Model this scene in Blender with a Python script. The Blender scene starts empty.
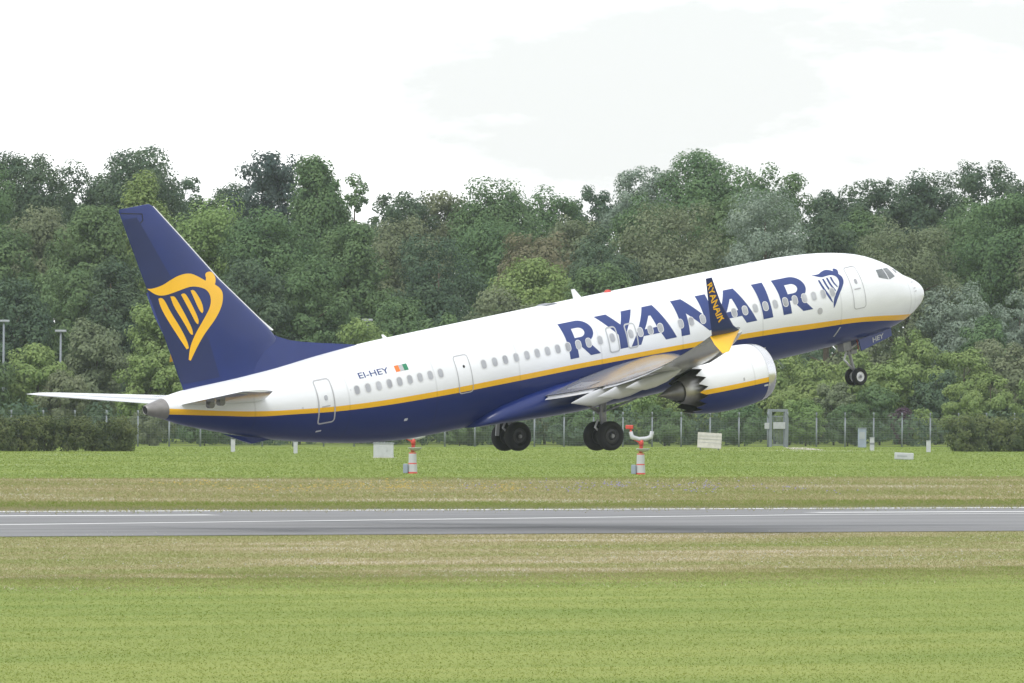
import bpy, bmesh, math, random
import numpy as np
from mathutils import Matrix, Vector
from mathutils.geometry import tessellate_polygon

# ------------------------------------------------------------------ camera, sky, sun, exposure
SC = bpy.context.scene
COL = SC.collection
FPX = 10392.85            # focal length in picture widths of 1024 px (a 365 mm lens)
CAM_H, HORIZON, ROLL = 6.0, 373.0, 0.0060
PITCH = (HORIZON - 341.5) / FPX
cam = bpy.data.cameras.new('camera')
cam_o = bpy.data.objects.new('camera', cam)
COL.objects.link(cam_o)
cam.sensor_width = 36.0
cam.lens = FPX / 1024 * 36.0
cam.clip_start, cam.clip_end = 1.0, 20000.0
d = Vector((0, math.cos(PITCH), math.sin(PITCH)))
r0 = Vector((1, 0, 0)); u0 = Vector((0, -math.sin(PITCH), math.cos(PITCH)))
CR = r0 * math.cos(ROLL) + u0 * math.sin(ROLL)
CU = u0 * math.cos(ROLL) - r0 * math.sin(ROLL)
CD = d
CP = Vector((0, 0, CAM_H))
cam_o.matrix_world = Matrix(((CR.x, CU.x, -CD.x, CP.x), (CR.y, CU.y, -CD.y, CP.y), (CR.z, CU.z, -CD.z, CP.z), (0, 0, 0, 1)))
SC.camera = cam_o

SUN_EL, SUN_AZ = math.radians(52), math.radians(-150)   # azimuth measured from +Y towards +X: behind the camera on the left
world = bpy.data.worlds.new('World'); SC.world = world; world.use_nodes = True
wt = world.node_tree; wt.nodes.clear()
def wn(t, **k):
    n = wt.nodes.new(t)
    for a, b in k.items(): setattr(n, a, b)
    return n
sky = wn('ShaderNodeTexSky', sky_type='NISHITA', sun_disc=False)
sky.sun_elevation, sky.sun_rotation = SUN_EL, SUN_AZ
tc = wn('ShaderNodeTexCoord')
mp = wn('ShaderNodeMapping'); mp.inputs['Scale'].default_value = (14, 14, 42); mp.inputs['Location'].default_value = (8.72, 4.4, 1.9)
nz = wn('ShaderNodeTexNoise'); nz.inputs['Scale'].default_value = 1.0; nz.inputs['Detail'].default_value = 8; nz.inputs['Roughness'].default_value = 0.62
ramp = wn('ShaderNodeValToRGB')
ramp.color_ramp.elements[0].position = 0.40; ramp.color_ramp.elements[0].color = (0.468, 0.480, 0.488, 1)
ramp.color_ramp.elements[1].position = 0.65; ramp.color_ramp.elements[1].color = (0.97, 0.985, 1.0, 1)
cl = wn('ShaderNodeVectorMath', operation='SCALE'); cl.inputs['Scale'].default_value = 8.6
mx = wn('ShaderNodeMix', data_type='RGBA'); mx.inputs[0].default_value = 0.9
bg = wn('ShaderNodeBackground'); bg.inputs['Strength'].default_value = 0.10
wo = wn('ShaderNodeOutputWorld')
L = wt.links.new
L(tc.outputs['Generated'], mp.inputs[0]); L(mp.outputs[0], nz.inputs['Vector']); L(nz.outputs['Fac'], ramp.inputs[0])
L(ramp.outputs[0], cl.inputs[0]); L(sky.outputs[0], mx.inputs[6]); L(cl.outputs[0], mx.inputs[7]); L(mx.outputs[2], bg.inputs[0]); L(bg.outputs[0], wo.inputs[0])
sun = bpy.data.lights.new('sun', 'SUN'); sun.energy = 0.95; sun.angle = math.radians(26); sun.color = (1.0, 0.985, 0.96)
sun_o = bpy.data.objects.new('sun', sun); COL.objects.link(sun_o)
sd = Vector((math.sin(SUN_AZ) * math.cos(SUN_EL), math.cos(SUN_AZ) * math.cos(SUN_EL), math.sin(SUN_EL)))
sun_o.rotation_euler = sd.to_track_quat('Z', 'Y').to_euler()
SC.view_settings.view_transform = 'Standard'; SC.view_settings.look = 'None'
SC.view_settings.gamma = 1.0; SC.view_settings.use_curve_mapping = False
SC.view_settings.exposure = 1.2
try:
    SC.cycles.max_bounces = 8; SC.cycles.volume_bounces = 1; SC.cycles.transparent_max_bounces = 16
    SC.cycles.use_denoising = True
except Exception: pass

# ------------------------------------------------------------------ helpers
def ray(px, py):
    return CR * ((px - 512) / FPX) + CU * (-(py - 341.5) / FPX) + CD
def ground(px, py, z=0.0):
    r = ray(px, py); t = (z - CP.z) / r.z
    return CP + r * t
def at_depth(px, py, D):
    return CP + ray(px, py) * D
YAW = math.radians(37.04)
RUN = Vector((math.cos(YAW), math.sin(YAW), 0))        # along the runway, away from the camera to the right
ACR = Vector((-math.sin(YAW), math.cos(YAW), 0))       # across it, away from the camera
FENCE_D = 845.0
def behind(px, b):                                     # depth of the line parallel to the fence, b metres further along the view
    return (FENCE_D + b) / (1 - math.tan(YAW) * (px - 512) / FPX)

def tag(o, label=None, cat=None, group=None, kind=None):
    if label: o['label'] = label
    if cat: o['category'] = cat
    if group: o['group'] = group
    if kind: o['kind'] = kind
    return o
def empty(name, loc, label, cat, group=None, rz=0.0):
    o = bpy.data.objects.new(name, None); COL.objects.link(o)
    o.location = loc; o.rotation_euler = (0, 0, rz); o.empty_display_size = 0.5
    return tag(o, label, cat, group)
def link_mesh(name, me, m, parent=None, smooth=False):
    o = bpy.data.objects.new(name, me); COL.objects.link(o)
    if m is not None:
        for q in (m if isinstance(m, (list, tuple)) else [m]): me.materials.append(q)
    if parent: o.parent = parent
    if smooth: me.shade_smooth()
    return o
def from_np(name, V, F, k, m, parent=None, smooth=False, attr=None):
    """V (n,3) array, F (m,k) index array"""
    me = bpy.data.meshes.new(name)
    me.vertices.add(len(V)); me.vertices.foreach_set('co', np.ascontiguousarray(V, dtype=np.float32).ravel())
    me.loops.add(F.size); me.loops.foreach_set('vertex_index', np.ascontiguousarray(F, dtype=np.int32).ravel())
    me.polygons.add(len(F)); me.polygons.foreach_set('loop_start', np.arange(0, F.size, k, dtype=np.int32))
    me.update(calc_edges=True)
    return link_mesh(name, me, m, parent, smooth)
class MB:
    def __init__(s): s.v = []; s.f = []; s.mi = []
    def add(s, vs, fs, mi=0):
        n = len(s.v); s.v += [tuple(v) for v in vs]; s.f += [tuple(i + n for i in f) for f in fs]; s.mi += [mi] * len(fs); return s
    def box(s, c, size, rot=None, mi=0, bev=0.0):
        x, y, z = [q / 2 for q in size]; c = Vector(c)
        if bev <= 0:
            P = [Vector((a * x, b * y, e * z)) for a in (-1, 1) for b in (-1, 1) for e in (-1, 1)]
            F = [(0, 1, 3, 2), (4, 6, 7, 5), (0, 4, 5, 1), (2, 3, 7, 6), (0, 2, 6, 4), (1, 5, 7, 3)]
        else:
            bm = bmesh.new(); bmesh.ops.create_cube(bm, size=1.0)
            bmesh.ops.scale(bm, vec=size, verts=bm.verts)
            bmesh.ops.bevel(bm, geom=list(bm.edges), offset=bev, segments=2, affect='EDGES', profile=0.5)
            bm.verts.index_update(); P = [v.co.copy() for v in bm.verts]; F = [tuple(v.index for v in f.verts) for f in bm.faces]; bm.free()
        if rot is not None: P = [rot @ p for p in P]
        return s.add([p + c for p in P], F, mi)
    def tube(s, pts, rad, n=10, mi=0, cap=True):
        pts = [Vector(p) for p in pts]; rad = rad if isinstance(rad, (list, tuple)) else [rad] * len(pts)
        V = []; up = Vector((0.123, 0.31, 1)).normalized()
        for i, p in enumerate(pts):
            t = (pts[min(i + 1, len(pts) - 1)] - pts[max(i - 1, 0)]).normalized()
            a = t.cross(up)
            if a.length < 1e-3: a = t.cross(Vector((1, 0, 0)))
            a.normalize(); b = t.cross(a)
            for k in range(n):
                q = 2 * math.pi * k / n; V.append(p + (a * math.cos(q) + b * math.sin(q)) * rad[i])
        F = [(i * n + k, i * n + (k + 1) % n, (i + 1) * n + (k + 1) % n, (i + 1) * n + k) for i in range(len(pts) - 1) for k in range(n)]
        if cap: F += [tuple(range(n))[::-1], tuple((len(pts) - 1) * n + k for k in range(n))]
        return s.add(V, F, mi)
    def revolve(s, prof, origin, axis='x', n=32, mi=0, close=False):
        o = Vector(origin); V = []
        for (a, r) in prof:
            for k in range(n):
                q = 2 * math.pi * k / n; c, e = r * math.cos(q), r * math.sin(q)
                V.append(o + (Vector((a, c, e)) if axis == 'x' else Vector((c, a, e)) if axis == 'y' else Vector((c, e, a))))
        m = len(prof); rng = range(m) if close else range(m - 1)
        F = [(i * n + k, i * n + (k + 1) % n, ((i + 1) % m) * n + (k + 1) % n, ((i + 1) % m) * n + k) for i in rng for k in range(n)]
        return s.add(V, F, mi)
    def loft(s, secs, mi=0, cap=True, closed=True):
        n = len(secs[0]); V = [p for q in secs for p in q]
        kk = n if closed else n - 1
        F = [(i * n + k, i * n + (k + 1) % n, (i + 1) * n + (k + 1) % n, (i + 1) * n + k) for i in range(len(secs) - 1) for k in range(kk)]
        if cap: F += [tuple(range(n))[::-1], tuple((len(secs) - 1) * n + k for k in range(n))]
        return s.add(V, F, mi)
    def build(s, name, m, parent=None, smooth=False, angle=None, recalc=True):
        me = bpy.data.meshes.new(name); me.from_pydata([tuple(v) for v in s.v], [], s.f)
        me.polygons.foreach_set('material_index', s.mi)
        if recalc:
            bm = bmesh.new(); bm.from_mesh(me); bmesh.ops.recalc_face_normals(bm, faces=bm.faces); bm.to_mesh(me); bm.free()
        o = link_mesh(name, me, m, parent, smooth)
        if smooth and angle:
            me.set_sharp_from_angle(angle=math.radians(angle))
        return o

# ------------------------------------------------------------------ materials
def new_mat(name):
    m = bpy.data.materials.new(name); m.use_nodes = True
    nt = m.node_tree; nt.nodes.clear()
    out = nt.nodes.new('ShaderNodeOutputMaterial'); b = nt.nodes.new('ShaderNodeBsdfPrincipled')
    nt.links.new(b.outputs[0], out.inputs[0])
    return m, nt, b, out
def N(nt, t, **k):
    n = nt.nodes.new(t)
    for a, v in k.items(): setattr(n, a, v)
    return n
def paint(name, col, rough=0.35, metal=0.0, coat=0.0, var=0.06, scale=3.0, bump=0.0, streak=False):
    m, nt, b, out = new_mat(name)
    t = N(nt, 'ShaderNodeTexCoord'); z = N(nt, 'ShaderNodeTexNoise'); z.inputs['Scale'].default_value = scale; z.inputs['Detail'].default_value = 6
    src = t.outputs['Object']
    if streak:
        mpp = N(nt, 'ShaderNodeMapping'); mpp.inputs['Scale'].default_value = (0.25, 1, 1); nt.links.new(src, mpp.inputs[0]); src = mpp.outputs[0]
    nt.links.new(src, z.inputs['Vector'])
    r = N(nt, 'ShaderNodeMapRange'); r.inputs[1].default_value = 0.3; r.inputs[2].default_value = 0.7; r.inputs[3].default_value = 1 - var; r.inputs[4].default_value = 1 + var
    nt.links.new(z.outputs['Fac'], r.inputs[0])
    s = N(nt, 'ShaderNodeVectorMath', operation='SCALE'); s.inputs[0].default_value = col; nt.links.new(r.outputs[0], s.inputs['Scale'])
    nt.links.new(s.outputs[0], b.inputs['Base Color'])
    r2 = N(nt, 'ShaderNodeMapRange'); r2.inputs[3].default_value = rough * 0.85; r2.inputs[4].default_value = min(1, rough * 1.2)
    nt.links.new(z.outputs['Fac'], r2.inputs[0]); nt.links.new(r2.outputs[0], b.inputs['Roughness'])
    b.inputs['Metallic'].default_value = metal; b.inputs['Coat Weight'].default_value = coat; b.inputs['Coat Roughness'].default_value = 0.12
    if bump:
        bp = N(nt, 'ShaderNodeBump'); bp.inputs['Strength'].default_value = bump; bp.inputs['Distance'].default_value = 0.02
        nt.links.new(z.outputs['Fac'], bp.inputs['Height']); nt.links.new(bp.outputs[0], b.inputs['Normal'])
    return m
WHITE = (0.77, 0.785, 0.81); BLUE = (0.0022, 0.0160, 0.132); YELLOW = (0.86, 0.47, 0.012)
M = {}
M['white'] = paint('white_paint', WHITE, 0.3, 0, 0.4, 0.03, 1.2)
M['blue'] = paint('blue_paint', BLUE, 0.3, 0, 0.2, 0.08, 1.0)
M['letter'] = paint('blue_letter_paint', (0.010, 0.032, 0.170), 0.35, 0, 0.25, 0.05, 2.0)
M['yellow'] = paint('yellow_paint', YELLOW, 0.32, 0, 0.4, 0.04, 1.5)
M['wing'] = paint('wing_grey', (0.24, 0.25, 0.27), 0.25, 0.0, 0.6, 0.08, 1.5, streak=True)
M['wing_dark'] = paint('wing_dark_grey', (0.20, 0.21, 0.23), 0.45, 0.1, 0, 0.15, 2.0)
M['flap'] = paint('flap_grey', (0.40, 0.41, 0.43), 0.4, 0, 0.1, 0.06, 2.0)
M['stab'] = paint('tailplane_grey', (0.52, 0.53, 0.54), 0.2, 0, 0.7, 0.04, 2.0)
M['spoiler'] = paint('spoiler_grey', (0.34, 0.35, 0.37), 0.28, 0, 0.5, 0.06, 2.0)
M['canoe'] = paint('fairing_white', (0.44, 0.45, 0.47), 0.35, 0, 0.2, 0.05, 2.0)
M['metal'] = paint('bare_metal', (0.72, 0.72, 0.73), 0.22, 1.0, 0, 0.04, 2.0)
M['hot'] = paint('hot_metal', (0.46, 0.45, 0.435), 0.38, 0.85, 0, 0.12, 4.0)
M['hot_dark'] = paint('dark_hot_metal', (0.20, 0.195, 0.19), 0.45, 0.7, 0, 0.15, 4.0)
M['apu'] = paint('tail_cone_metal', (0.22, 0.21, 0.205), 0.45, 0.3, 0, 0.12, 4.0)
M['black'] = paint('black_void', (0.012, 0.012, 0.013), 0.7, 0, 0, 0.1, 3)
M['tyre'] = paint('tyre_rubber', (0.011, 0.011, 0.012), 0.75, 0, 0, 0.25, 6)
M['hub'] = paint('wheel_hub', (0.06, 0.06, 0.065), 0.5, 0.5, 0, 0.15, 6)
M['hub_light'] = paint('light_wheel_hub', (0.62, 0.62, 0.63), 0.4, 0.3, 0, 0.1, 6)
M['strut'] = paint('gear_grey', (0.24, 0.24, 0.25), 0.45, 0.2, 0, 0.2, 6)
M['outline'] = paint('door_outline', (0.42, 0.42, 0.44), 0.5, 0, 0, 0.08, 4)
M['seam'] = paint('panel_seam', (0.62, 0.63, 0.65), 0.5, 0, 0, 0.08, 4)
M['pane'] = paint('cabin_pane', (0.36, 0.37, 0.40), 0.2, 0, 0.4, 0.25, 1.9)
M['pane_frame'] = paint('cabin_pane_frame', (0.62, 0.62, 0.62), 0.35, 0.3, 0, 0.05, 3)
M['cockpit'] = paint('cockpit_glass', (0.09, 0.105, 0.11), 0.08, 0, 0.9, 0.2, 1.2)
M['orange'] = paint('flag_orange', (0.80, 0.18, 0.03), 0.4); M['green'] = paint('flag_green', (0.02, 0.20, 0.10), 0.4)
M['red'] = paint('red_paint', (0.50, 0.05, 0.035), 0.4)
M['galv'] = paint('galvanised_steel', (0.20, 0.222, 0.245), 0.7, 0.0, 0, 0.12, 2)
M['wire'] = paint('fence_wire', (0.22, 0.24, 0.24), 0.55, 0.4, 0, 0.1, 2)
M['signwhite'] = paint('sign_white', (0.42, 0.43, 0.45), 0.5, 0, 0, 0.08, 3)
M['signwhite_bright'] = paint('bright_edge', (.78, .79, .80), .35)
M['beige'] = paint('weathered_board', (0.46, 0.44, 0.40), 0.7, 0, 0, 0.14, 3)
M['cabinet'] = paint('cabinet_grey', (0.30, 0.32, 0.34), 0.5, 0, 0, 0.08, 2)
M['bluegrey'] = paint('blue_grey_board', (0.24, 0.28, 0.35), 0.5, 0, 0, 0.1, 2)
M['bark'] = paint('tree_bark', (0.075, 0.058, 0.042), 0.9, 0, 0, 0.3, 3, 0.4)

def step_curve(nt, src_x, pts):
    mr = N(nt, 'ShaderNodeMapRange'); mr.inputs[1].default_value = 0; mr.inputs[2].default_value = 40; nt.links.new(src_x, mr.inputs[0])
    fc = N(nt, 'ShaderNodeFloatCurve'); c = fc.mapping.curves[0]
    P = [(x / 40, (z + 2) / 4) for x, z in pts]
    c.points[0].location = P[0]; c.points[1].location = P[-1]
    for q in P[1:-1]: c.points.new(*q)
    fc.mapping.use_clip = False; fc.mapping.update()
    nt.links.new(mr.outputs[0], fc.inputs['Value'])
    m2 = N(nt, 'ShaderNodeMapRange'); m2.clamp = False; m2.inputs[3].default_value = -2; m2.inputs[4].default_value = 2
    nt.links.new(fc.outputs[0], m2.inputs[0]); return m2.outputs[0]
def livery(name, top_pts, bot_pts):
    m, nt, b, out = new_mat(name)
    t = N(nt, 'ShaderNodeTexCoord'); sx = N(nt, 'ShaderNodeSeparateXYZ'); nt.links.new(t.outputs['Object'], sx.inputs[0])
    a = step_curve(nt, sx.outputs['X'], top_pts); c = step_curve(nt, sx.outputs['X'], bot_pts)
    g1 = N(nt, 'ShaderNodeMath', operation='LESS_THAN'); nt.links.new(sx.outputs['Z'], g1.inputs[0]); nt.links.new(a, g1.inputs[1])
    g2 = N(nt, 'ShaderNodeMath', operation='LESS_THAN'); nt.links.new(sx.outputs['Z'], g2.inputs[0]); nt.links.new(c, g2.inputs[1])
    m1 = N(nt, 'ShaderNodeMix', data_type='RGBA'); m1.inputs[6].default_value = (*WHITE, 1); m1.inputs[7].default_value = (*YELLOW, 1); nt.links.new(g1.outputs[0], m1.inputs[0])
    m2 = N(nt, 'ShaderNodeMix', data_type='RGBA'); m2.inputs[7].default_value = (*BLUE, 1); nt.links.new(m1.outputs[2], m2.inputs[6]); nt.links.new(g2.outputs[0], m2.inputs[0])
    mp_ = N(nt, 'ShaderNodeMapping'); mp_.inputs['Scale'].default_value = (0.35, 1.2, 1.2); nt.links.new(t.outputs['Object'], mp_.inputs[0])
    z = N(nt, 'ShaderNodeTexNoise'); z.inputs['Scale'].default_value = 2.0; z.inputs['Detail'].default_value = 7; nt.links.new(mp_.outputs[0], z.inputs['Vector'])
    r = N(nt, 'ShaderNodeMapRange'); r.inputs[1].default_value = 0.3; r.inputs[2].default_value = 0.7; r.inputs[3].default_value = 0.95; r.inputs[4].default_value = 1.02; nt.links.new(z.outputs['Fac'], r.inputs[0])
    s = N(nt, 'ShaderNodeVectorMath', operation='SCALE'); nt.links.new(m2.outputs[2], s.inputs[0]); nt.links.new(r.outputs[0], s.inputs['Scale'])
    # frame lines of the skin panels, faint
    w = N(nt, 'ShaderNodeTexWave', wave_type='BANDS', bands_direction='X', wave_profile='SIN'); w.inputs['Scale'].default_value = 0.0785 ; nt.links.new(t.outputs['Object'], w.inputs['Vector'])
    wp = N(nt, 'ShaderNodeMapRange'); wp.inputs[1].default_value = 0.9985; wp.inputs[2].default_value = 1.0; wp.inputs[3].default_value = 1.0; wp.inputs[4].default_value = 0.86; nt.links.new(w.outputs['Fac'], wp.inputs[0])
    s2 = N(nt, 'ShaderNodeVectorMath', operation='SCALE'); nt.links.new(s.outputs[0], s2.inputs[0]); nt.links.new(wp.outputs[0], s2.inputs['Scale'])
    nt.links.new(s2.outputs[0], b.inputs['Base Color'])
    b.inputs['Roughness'].default_value = 0.30; b.inputs['Coat Weight'].default_value = 0.15; b.inputs['Coat Roughness'].default_value = 0.08
    bp = N(nt, 'ShaderNodeBump'); bp.inputs['Strength'].default_value = 0.05; bp.inputs['Distance'].default_value = 0.05
    nt.links.new(z.outputs['Fac'], bp.inputs['Height']); nt.links.new(bp.outputs[0], b.inputs['Normal'])
    return m
STOP = [(0, -1.36), (1.2, -1.24), (2.4, -1.12), (3.9, -.93), (5.3, -.79), (7.9, -.63), (9.15, -.56), (18.15, -.33), (22, -.29), (25.9, -.25), (29.7, -.12), (32.6, .14), (33.7, .28), (35.4, .58), (37.1, .94), (40, 1.5)]
SBOT = [(0, -1.58), (1.2, -1.46), (2.5, -1.32), (3.9, -1.13), (5.3, -.98), (7.9, -.85), (9.1, -.77), (18.15, -.52), (22, -.5), (25.9, -.46), (29.7, -.32), (32.6, -.04), (33.76, .09), (35.4, .39), (37.2, .74), (40, 1.3)]
M['livery'] = livery('fuselage_livery', STOP, SBOT)
M['nacelle'] = livery('nacelle_livery', [(0, -1.84), (40, -1.84)], [(0, -2.03), (40, -2.03)])

# ------------------------------------------------------------------ foliage and grass materials
def leaf_mat(name, col, col2):
    m, nt, b, out = new_mat(name)
    t = N(nt, 'ShaderNodeTexCoord'); oi = N(nt, 'ShaderNodeObjectInfo')
    z = N(nt, 'ShaderNodeTexNoise'); z.inputs['Scale'].default_value = 0.45; z.inputs['Detail'].default_value = 4; nt.links.new(t.outputs['Object'], z.inputs['Vector'])
    ge = N(nt, 'ShaderNodeNewGeometry')
    ad = N(nt, 'ShaderNodeMath', operation='MULTIPLY_ADD'); nt.links.new(ge.outputs['Random Per Island'], ad.inputs[0]); ad.inputs[1].default_value = 0.28; nt.links.new(z.outputs['Fac'], ad.inputs[2])
    r = N(nt, 'ShaderNodeMapRange'); r.inputs[1].default_value = 0.40; r.inputs[2].default_value = 0.86; nt.links.new(ad.outputs[0], r.inputs[0])
    mxx = N(nt, 'ShaderNodeMix', data_type='RGBA'); mxx.inputs[6].default_value = (*col, 1); mxx.inputs[7].default_value = (*col2, 1); nt.links.new(r.outputs[0], mxx.inputs[0])
    hs = N(nt, 'ShaderNodeHueSaturation'); nt.links.new(mxx.outputs[2], hs.inputs['Color'])
    h = N(nt, 'ShaderNodeMapRange'); h.inputs[3].default_value = 0.488; h.inputs[4].default_value = 0.512; nt.links.new(oi.outputs['Random'], h.inputs[0]); nt.links.new(h.outputs[0], hs.inputs['Hue'])
    nt.links.new(hs.outputs[0], b.inputs['Base Color']); b.inputs['Roughness'].default_value = 0.8; b.inputs['Specular IOR Level'].default_value = 0.12
    tr = N(nt, 'ShaderNodeBsdfTranslucent'); nt.links.new(hs.outputs[0], tr.inputs['Color'])
    ms = N(nt, 'ShaderNodeMixShader'); ms.inputs[0].default_value = 0.36
    nt.links.new(b.outputs[0], ms.inputs[1]); nt.links.new(tr.outputs[0], ms.inputs[2]); nt.links.new(ms.outputs[0], out.inputs[0])
    return m
LEAF = {
    'dark': leaf_mat('dark_leaves', (0.060, 0.103, 0.068), (0.124, 0.177, 0.103)),
    'mid': leaf_mat('green_leaves', (0.085, 0.148, 0.068), (0.165, 0.244, 0.110)),
    'light': leaf_mat('yellow_green_leaves', (0.158, 0.238, 0.080), (0.274, 0.355, 0.135)),
    'olive': leaf_mat('olive_leaves', (0.135, 0.170, 0.096), (0.229, 0.260, 0.153)),
    'silver': leaf_mat('silvery_leaves', (0.174, 0.237, 0.181), (0.292, 0.354, 0.280)),
    'hedge': leaf_mat('hedge_leaves', (0.067, 0.099, 0.044), (0.162, 0.192, 0.077)),
    'rust': leaf_mat('rusty_leaves', (0.146, 0.158, 0.085), (0.253, 0.240, 0.148)),
    'purple': leaf_mat('purple_leaves', (0.086, 0.054, 0.080), (0.158, 0.097, 0.133)),
    'pine': leaf_mat('pine_needles', (0.053, 0.084, 0.076), (0.107, 0.141, 0.121)),
}
def crown_np(rng, rx, ry, rz, ncl, nleaf, leaf, rcl=0.30, shell=2.2, style='round', flat=0.8):
    """leaf quads in clumps filling an uneven crown; centred at 0"""
    k = rng.normal(size=(7, 3)); ph = rng.uniform(0, 6.28, 7)
    U = rng.normal(size=(ncl, 3)); U /= np.linalg.norm(U, axis=1)[:, None]
    rad = rng.uniform(0, 1, ncl) ** (1 / shell) * .95
    env = 1 + .09 * np.sin(U @ (k.T * 1.7) + ph).sum(1) / 2.0
    pn = 2.35 if style not in ('pine', 'tall') else 2.1
    U = U / (np.abs(U) ** pn).sum(1)[:, None] ** (1 / pn)          # blunter than an ellipsoid
    C = U * (rad * env)[:, None]
    if style == 'tall':
        w = np.clip(1.0 - 0.55 * np.clip(C[:, 2], -1, 1) - .15, .25, 1.1); C[:, 0] *= w; C[:, 1] *= w
    if style == 'pine':
        C[:, 2] = np.round(C[:, 2] * 5) / 5 + rng.normal(0, .03, ncl); w = .55 + .6 * rng.uniform(size=ncl); C[:, 0] *= w; C[:, 1] *= w
    if style == 'box':
        C = rng.uniform(-1, 1, (ncl, 3)); C[:, 2] = np.clip(C[:, 2], -1, .9)
    if style == 'dome':
        C[:, 2] = np.where(C[:, 2] < -.1, -.1 + (C[:, 2] + .1) * 1.0, C[:, 2])
    R3 = np.array([rx, ry, rz]); C = C * R3
    rc = rcl * min(rx, ry, rz * 1.3) * rng.uniform(.55, 1.35, ncl)
    per = np.maximum(4, (nleaf * rc ** 2 / (rc ** 2).sum()).astype(int))
    idx = np.repeat(np.arange(ncl), per); n = len(idx)
    V = rng.normal(size=(n, 3)); V /= np.linalg.norm(V, axis=1)[:, None]
    P = C[idx] + V * (rc[idx] * (.55 + .55 * rng.uniform(size=n) ** .6))[:, None] * np.array([1, 1, flat])
    nn = V * np.array([1, 1, .8]) + (C[idx] / R3) * .6 + np.array([0, 0, .30]) + rng.normal(0, .30, (n, 3)); nn /= np.linalg.norm(nn, axis=1)[:, None]
    t = np.cross(nn, rng.normal(size=(n, 3))); t /= np.linalg.norm(t, axis=1)[:, None]; b = np.cross(nn, t)
    s = leaf * rng.uniform(.6, 1.4, n)[:, None]
    Q = np.stack([P - t * s * .5, P - b * s * .34 + t * s * .05, P + t * s * .55, P + b * s * .34], 1)
    return Q.reshape(-1, 3)
def leaf_obj(name, V, m, parent=None):
    F = np.arange(len(V)).reshape(-1, 4)
    return from_np(name, V, F, 4, m, parent)
seed_n = [11]
def plant(px, top, wpx, b, kind, style, label, low=0.1, name='tree', cat='tree', group=None, sparse=1.0, leaf=None, D=None, base=None):
    """one tree: an Empty at its foot, trunk with limbs and a leafy crown. px, top and wpx are read from the photograph at the tree's own distance"""
    seed_n[0] += 1; rng = np.random.default_rng(seed_n[0])
    D = D or behind(px, b); s = D / FPX
    if low == .1: low = .52 if b > 200 else .36 if b > 100 else .20
    wpx *= 1.30 if b > 160 else 1.22 if b > 70 else 1.08
    foot = at_depth(px, HORIZON, D); foot.z = 0.0
    top += 4 if b > 200 else 0
    H = at_depth(px, top, D).z; W = wpx * s
    e = empty(name, foot, label, cat, group)
    zb = H * low; rz = (H - zb) / 2; rx = W / 2 * .93; ry = rx * rng.uniform(.85, 1.1)
    small = H < 6
    rcl = {'round': .25, 'tall': .28, 'pine': .22, 'airy': .22, 'willow': .21, 'dome': .25, 'box': .5}[style]
    ncl = int({'round': 210, 'tall': 200, 'pine': 150, 'airy': 120, 'willow': 230, 'dome': 110, 'box': 90}[style] * (0.7 if small else 1))
    lf = leaf or {'willow': .21, 'pine': .30, 'airy': .27}.get(style, .26)
    if small: lf = leaf or .20
    nleaf = int(min(34000, 3.6 * (4 * rx * rz + 4 * rx * ry) / (lf * lf * .36) * sparse * {'airy': .62, 'pine': .55, 'willow': 1.2}.get(style, 1)))
    V = crown_np(rng, rx * .86, ry * .86, rz * .92, ncl, nleaf, lf, rcl, 2.6 if style != 'airy' else 2.0, {'airy': 'round', 'willow': 'round'}.get(style, style))
    V[:, 2] += zb + rz
    top_now = np.percentile(V[:, 2], 99.5); V[:, 2] *= np.where(V[:, 2] > 0, H / top_now, 1)
    V[:, 2] = np.maximum(V[:, 2], 0.02)
    leaf_obj('crown', V, LEAF[kind], e)
    mb = MB(); r0_ = max(.03, H * .016); sway = [rng.normal(0, .012 * H) for _ in range(2)]
    pts = [(0, 0, -.1), (sway[0] * .4, sway[1] * .4, H * .3), (sway[0], sway[1], H * .6), (sway[0] * 1.3, sway[1] * 1.2, H * .88)]
    mb.tube(pts, [r0_ * 1.25, r0_, r0_ * .6, r0_ * .15], 8)
    for k in range(5 if not small else 3):
        h = H * rng.uniform(.25, .7); a = rng.uniform(0, 6.28); l = rx * rng.uniform(.5, .8)
        p0 = Vector((sway[0] * h / H / .6, sway[1] * h / H / .6, h))
        mb.tube([p0, p0 + Vector((math.cos(a) * l * .5, math.sin(a) * l * .5, l * .35)), p0 + Vector((math.cos(a) * l, math.sin(a) * l, l * .55))], [r0_ * .5, r0_ * .3, r0_ * .08], 6)
    mb.build('trunk', M['bark'], e, True)
    return e

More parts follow.
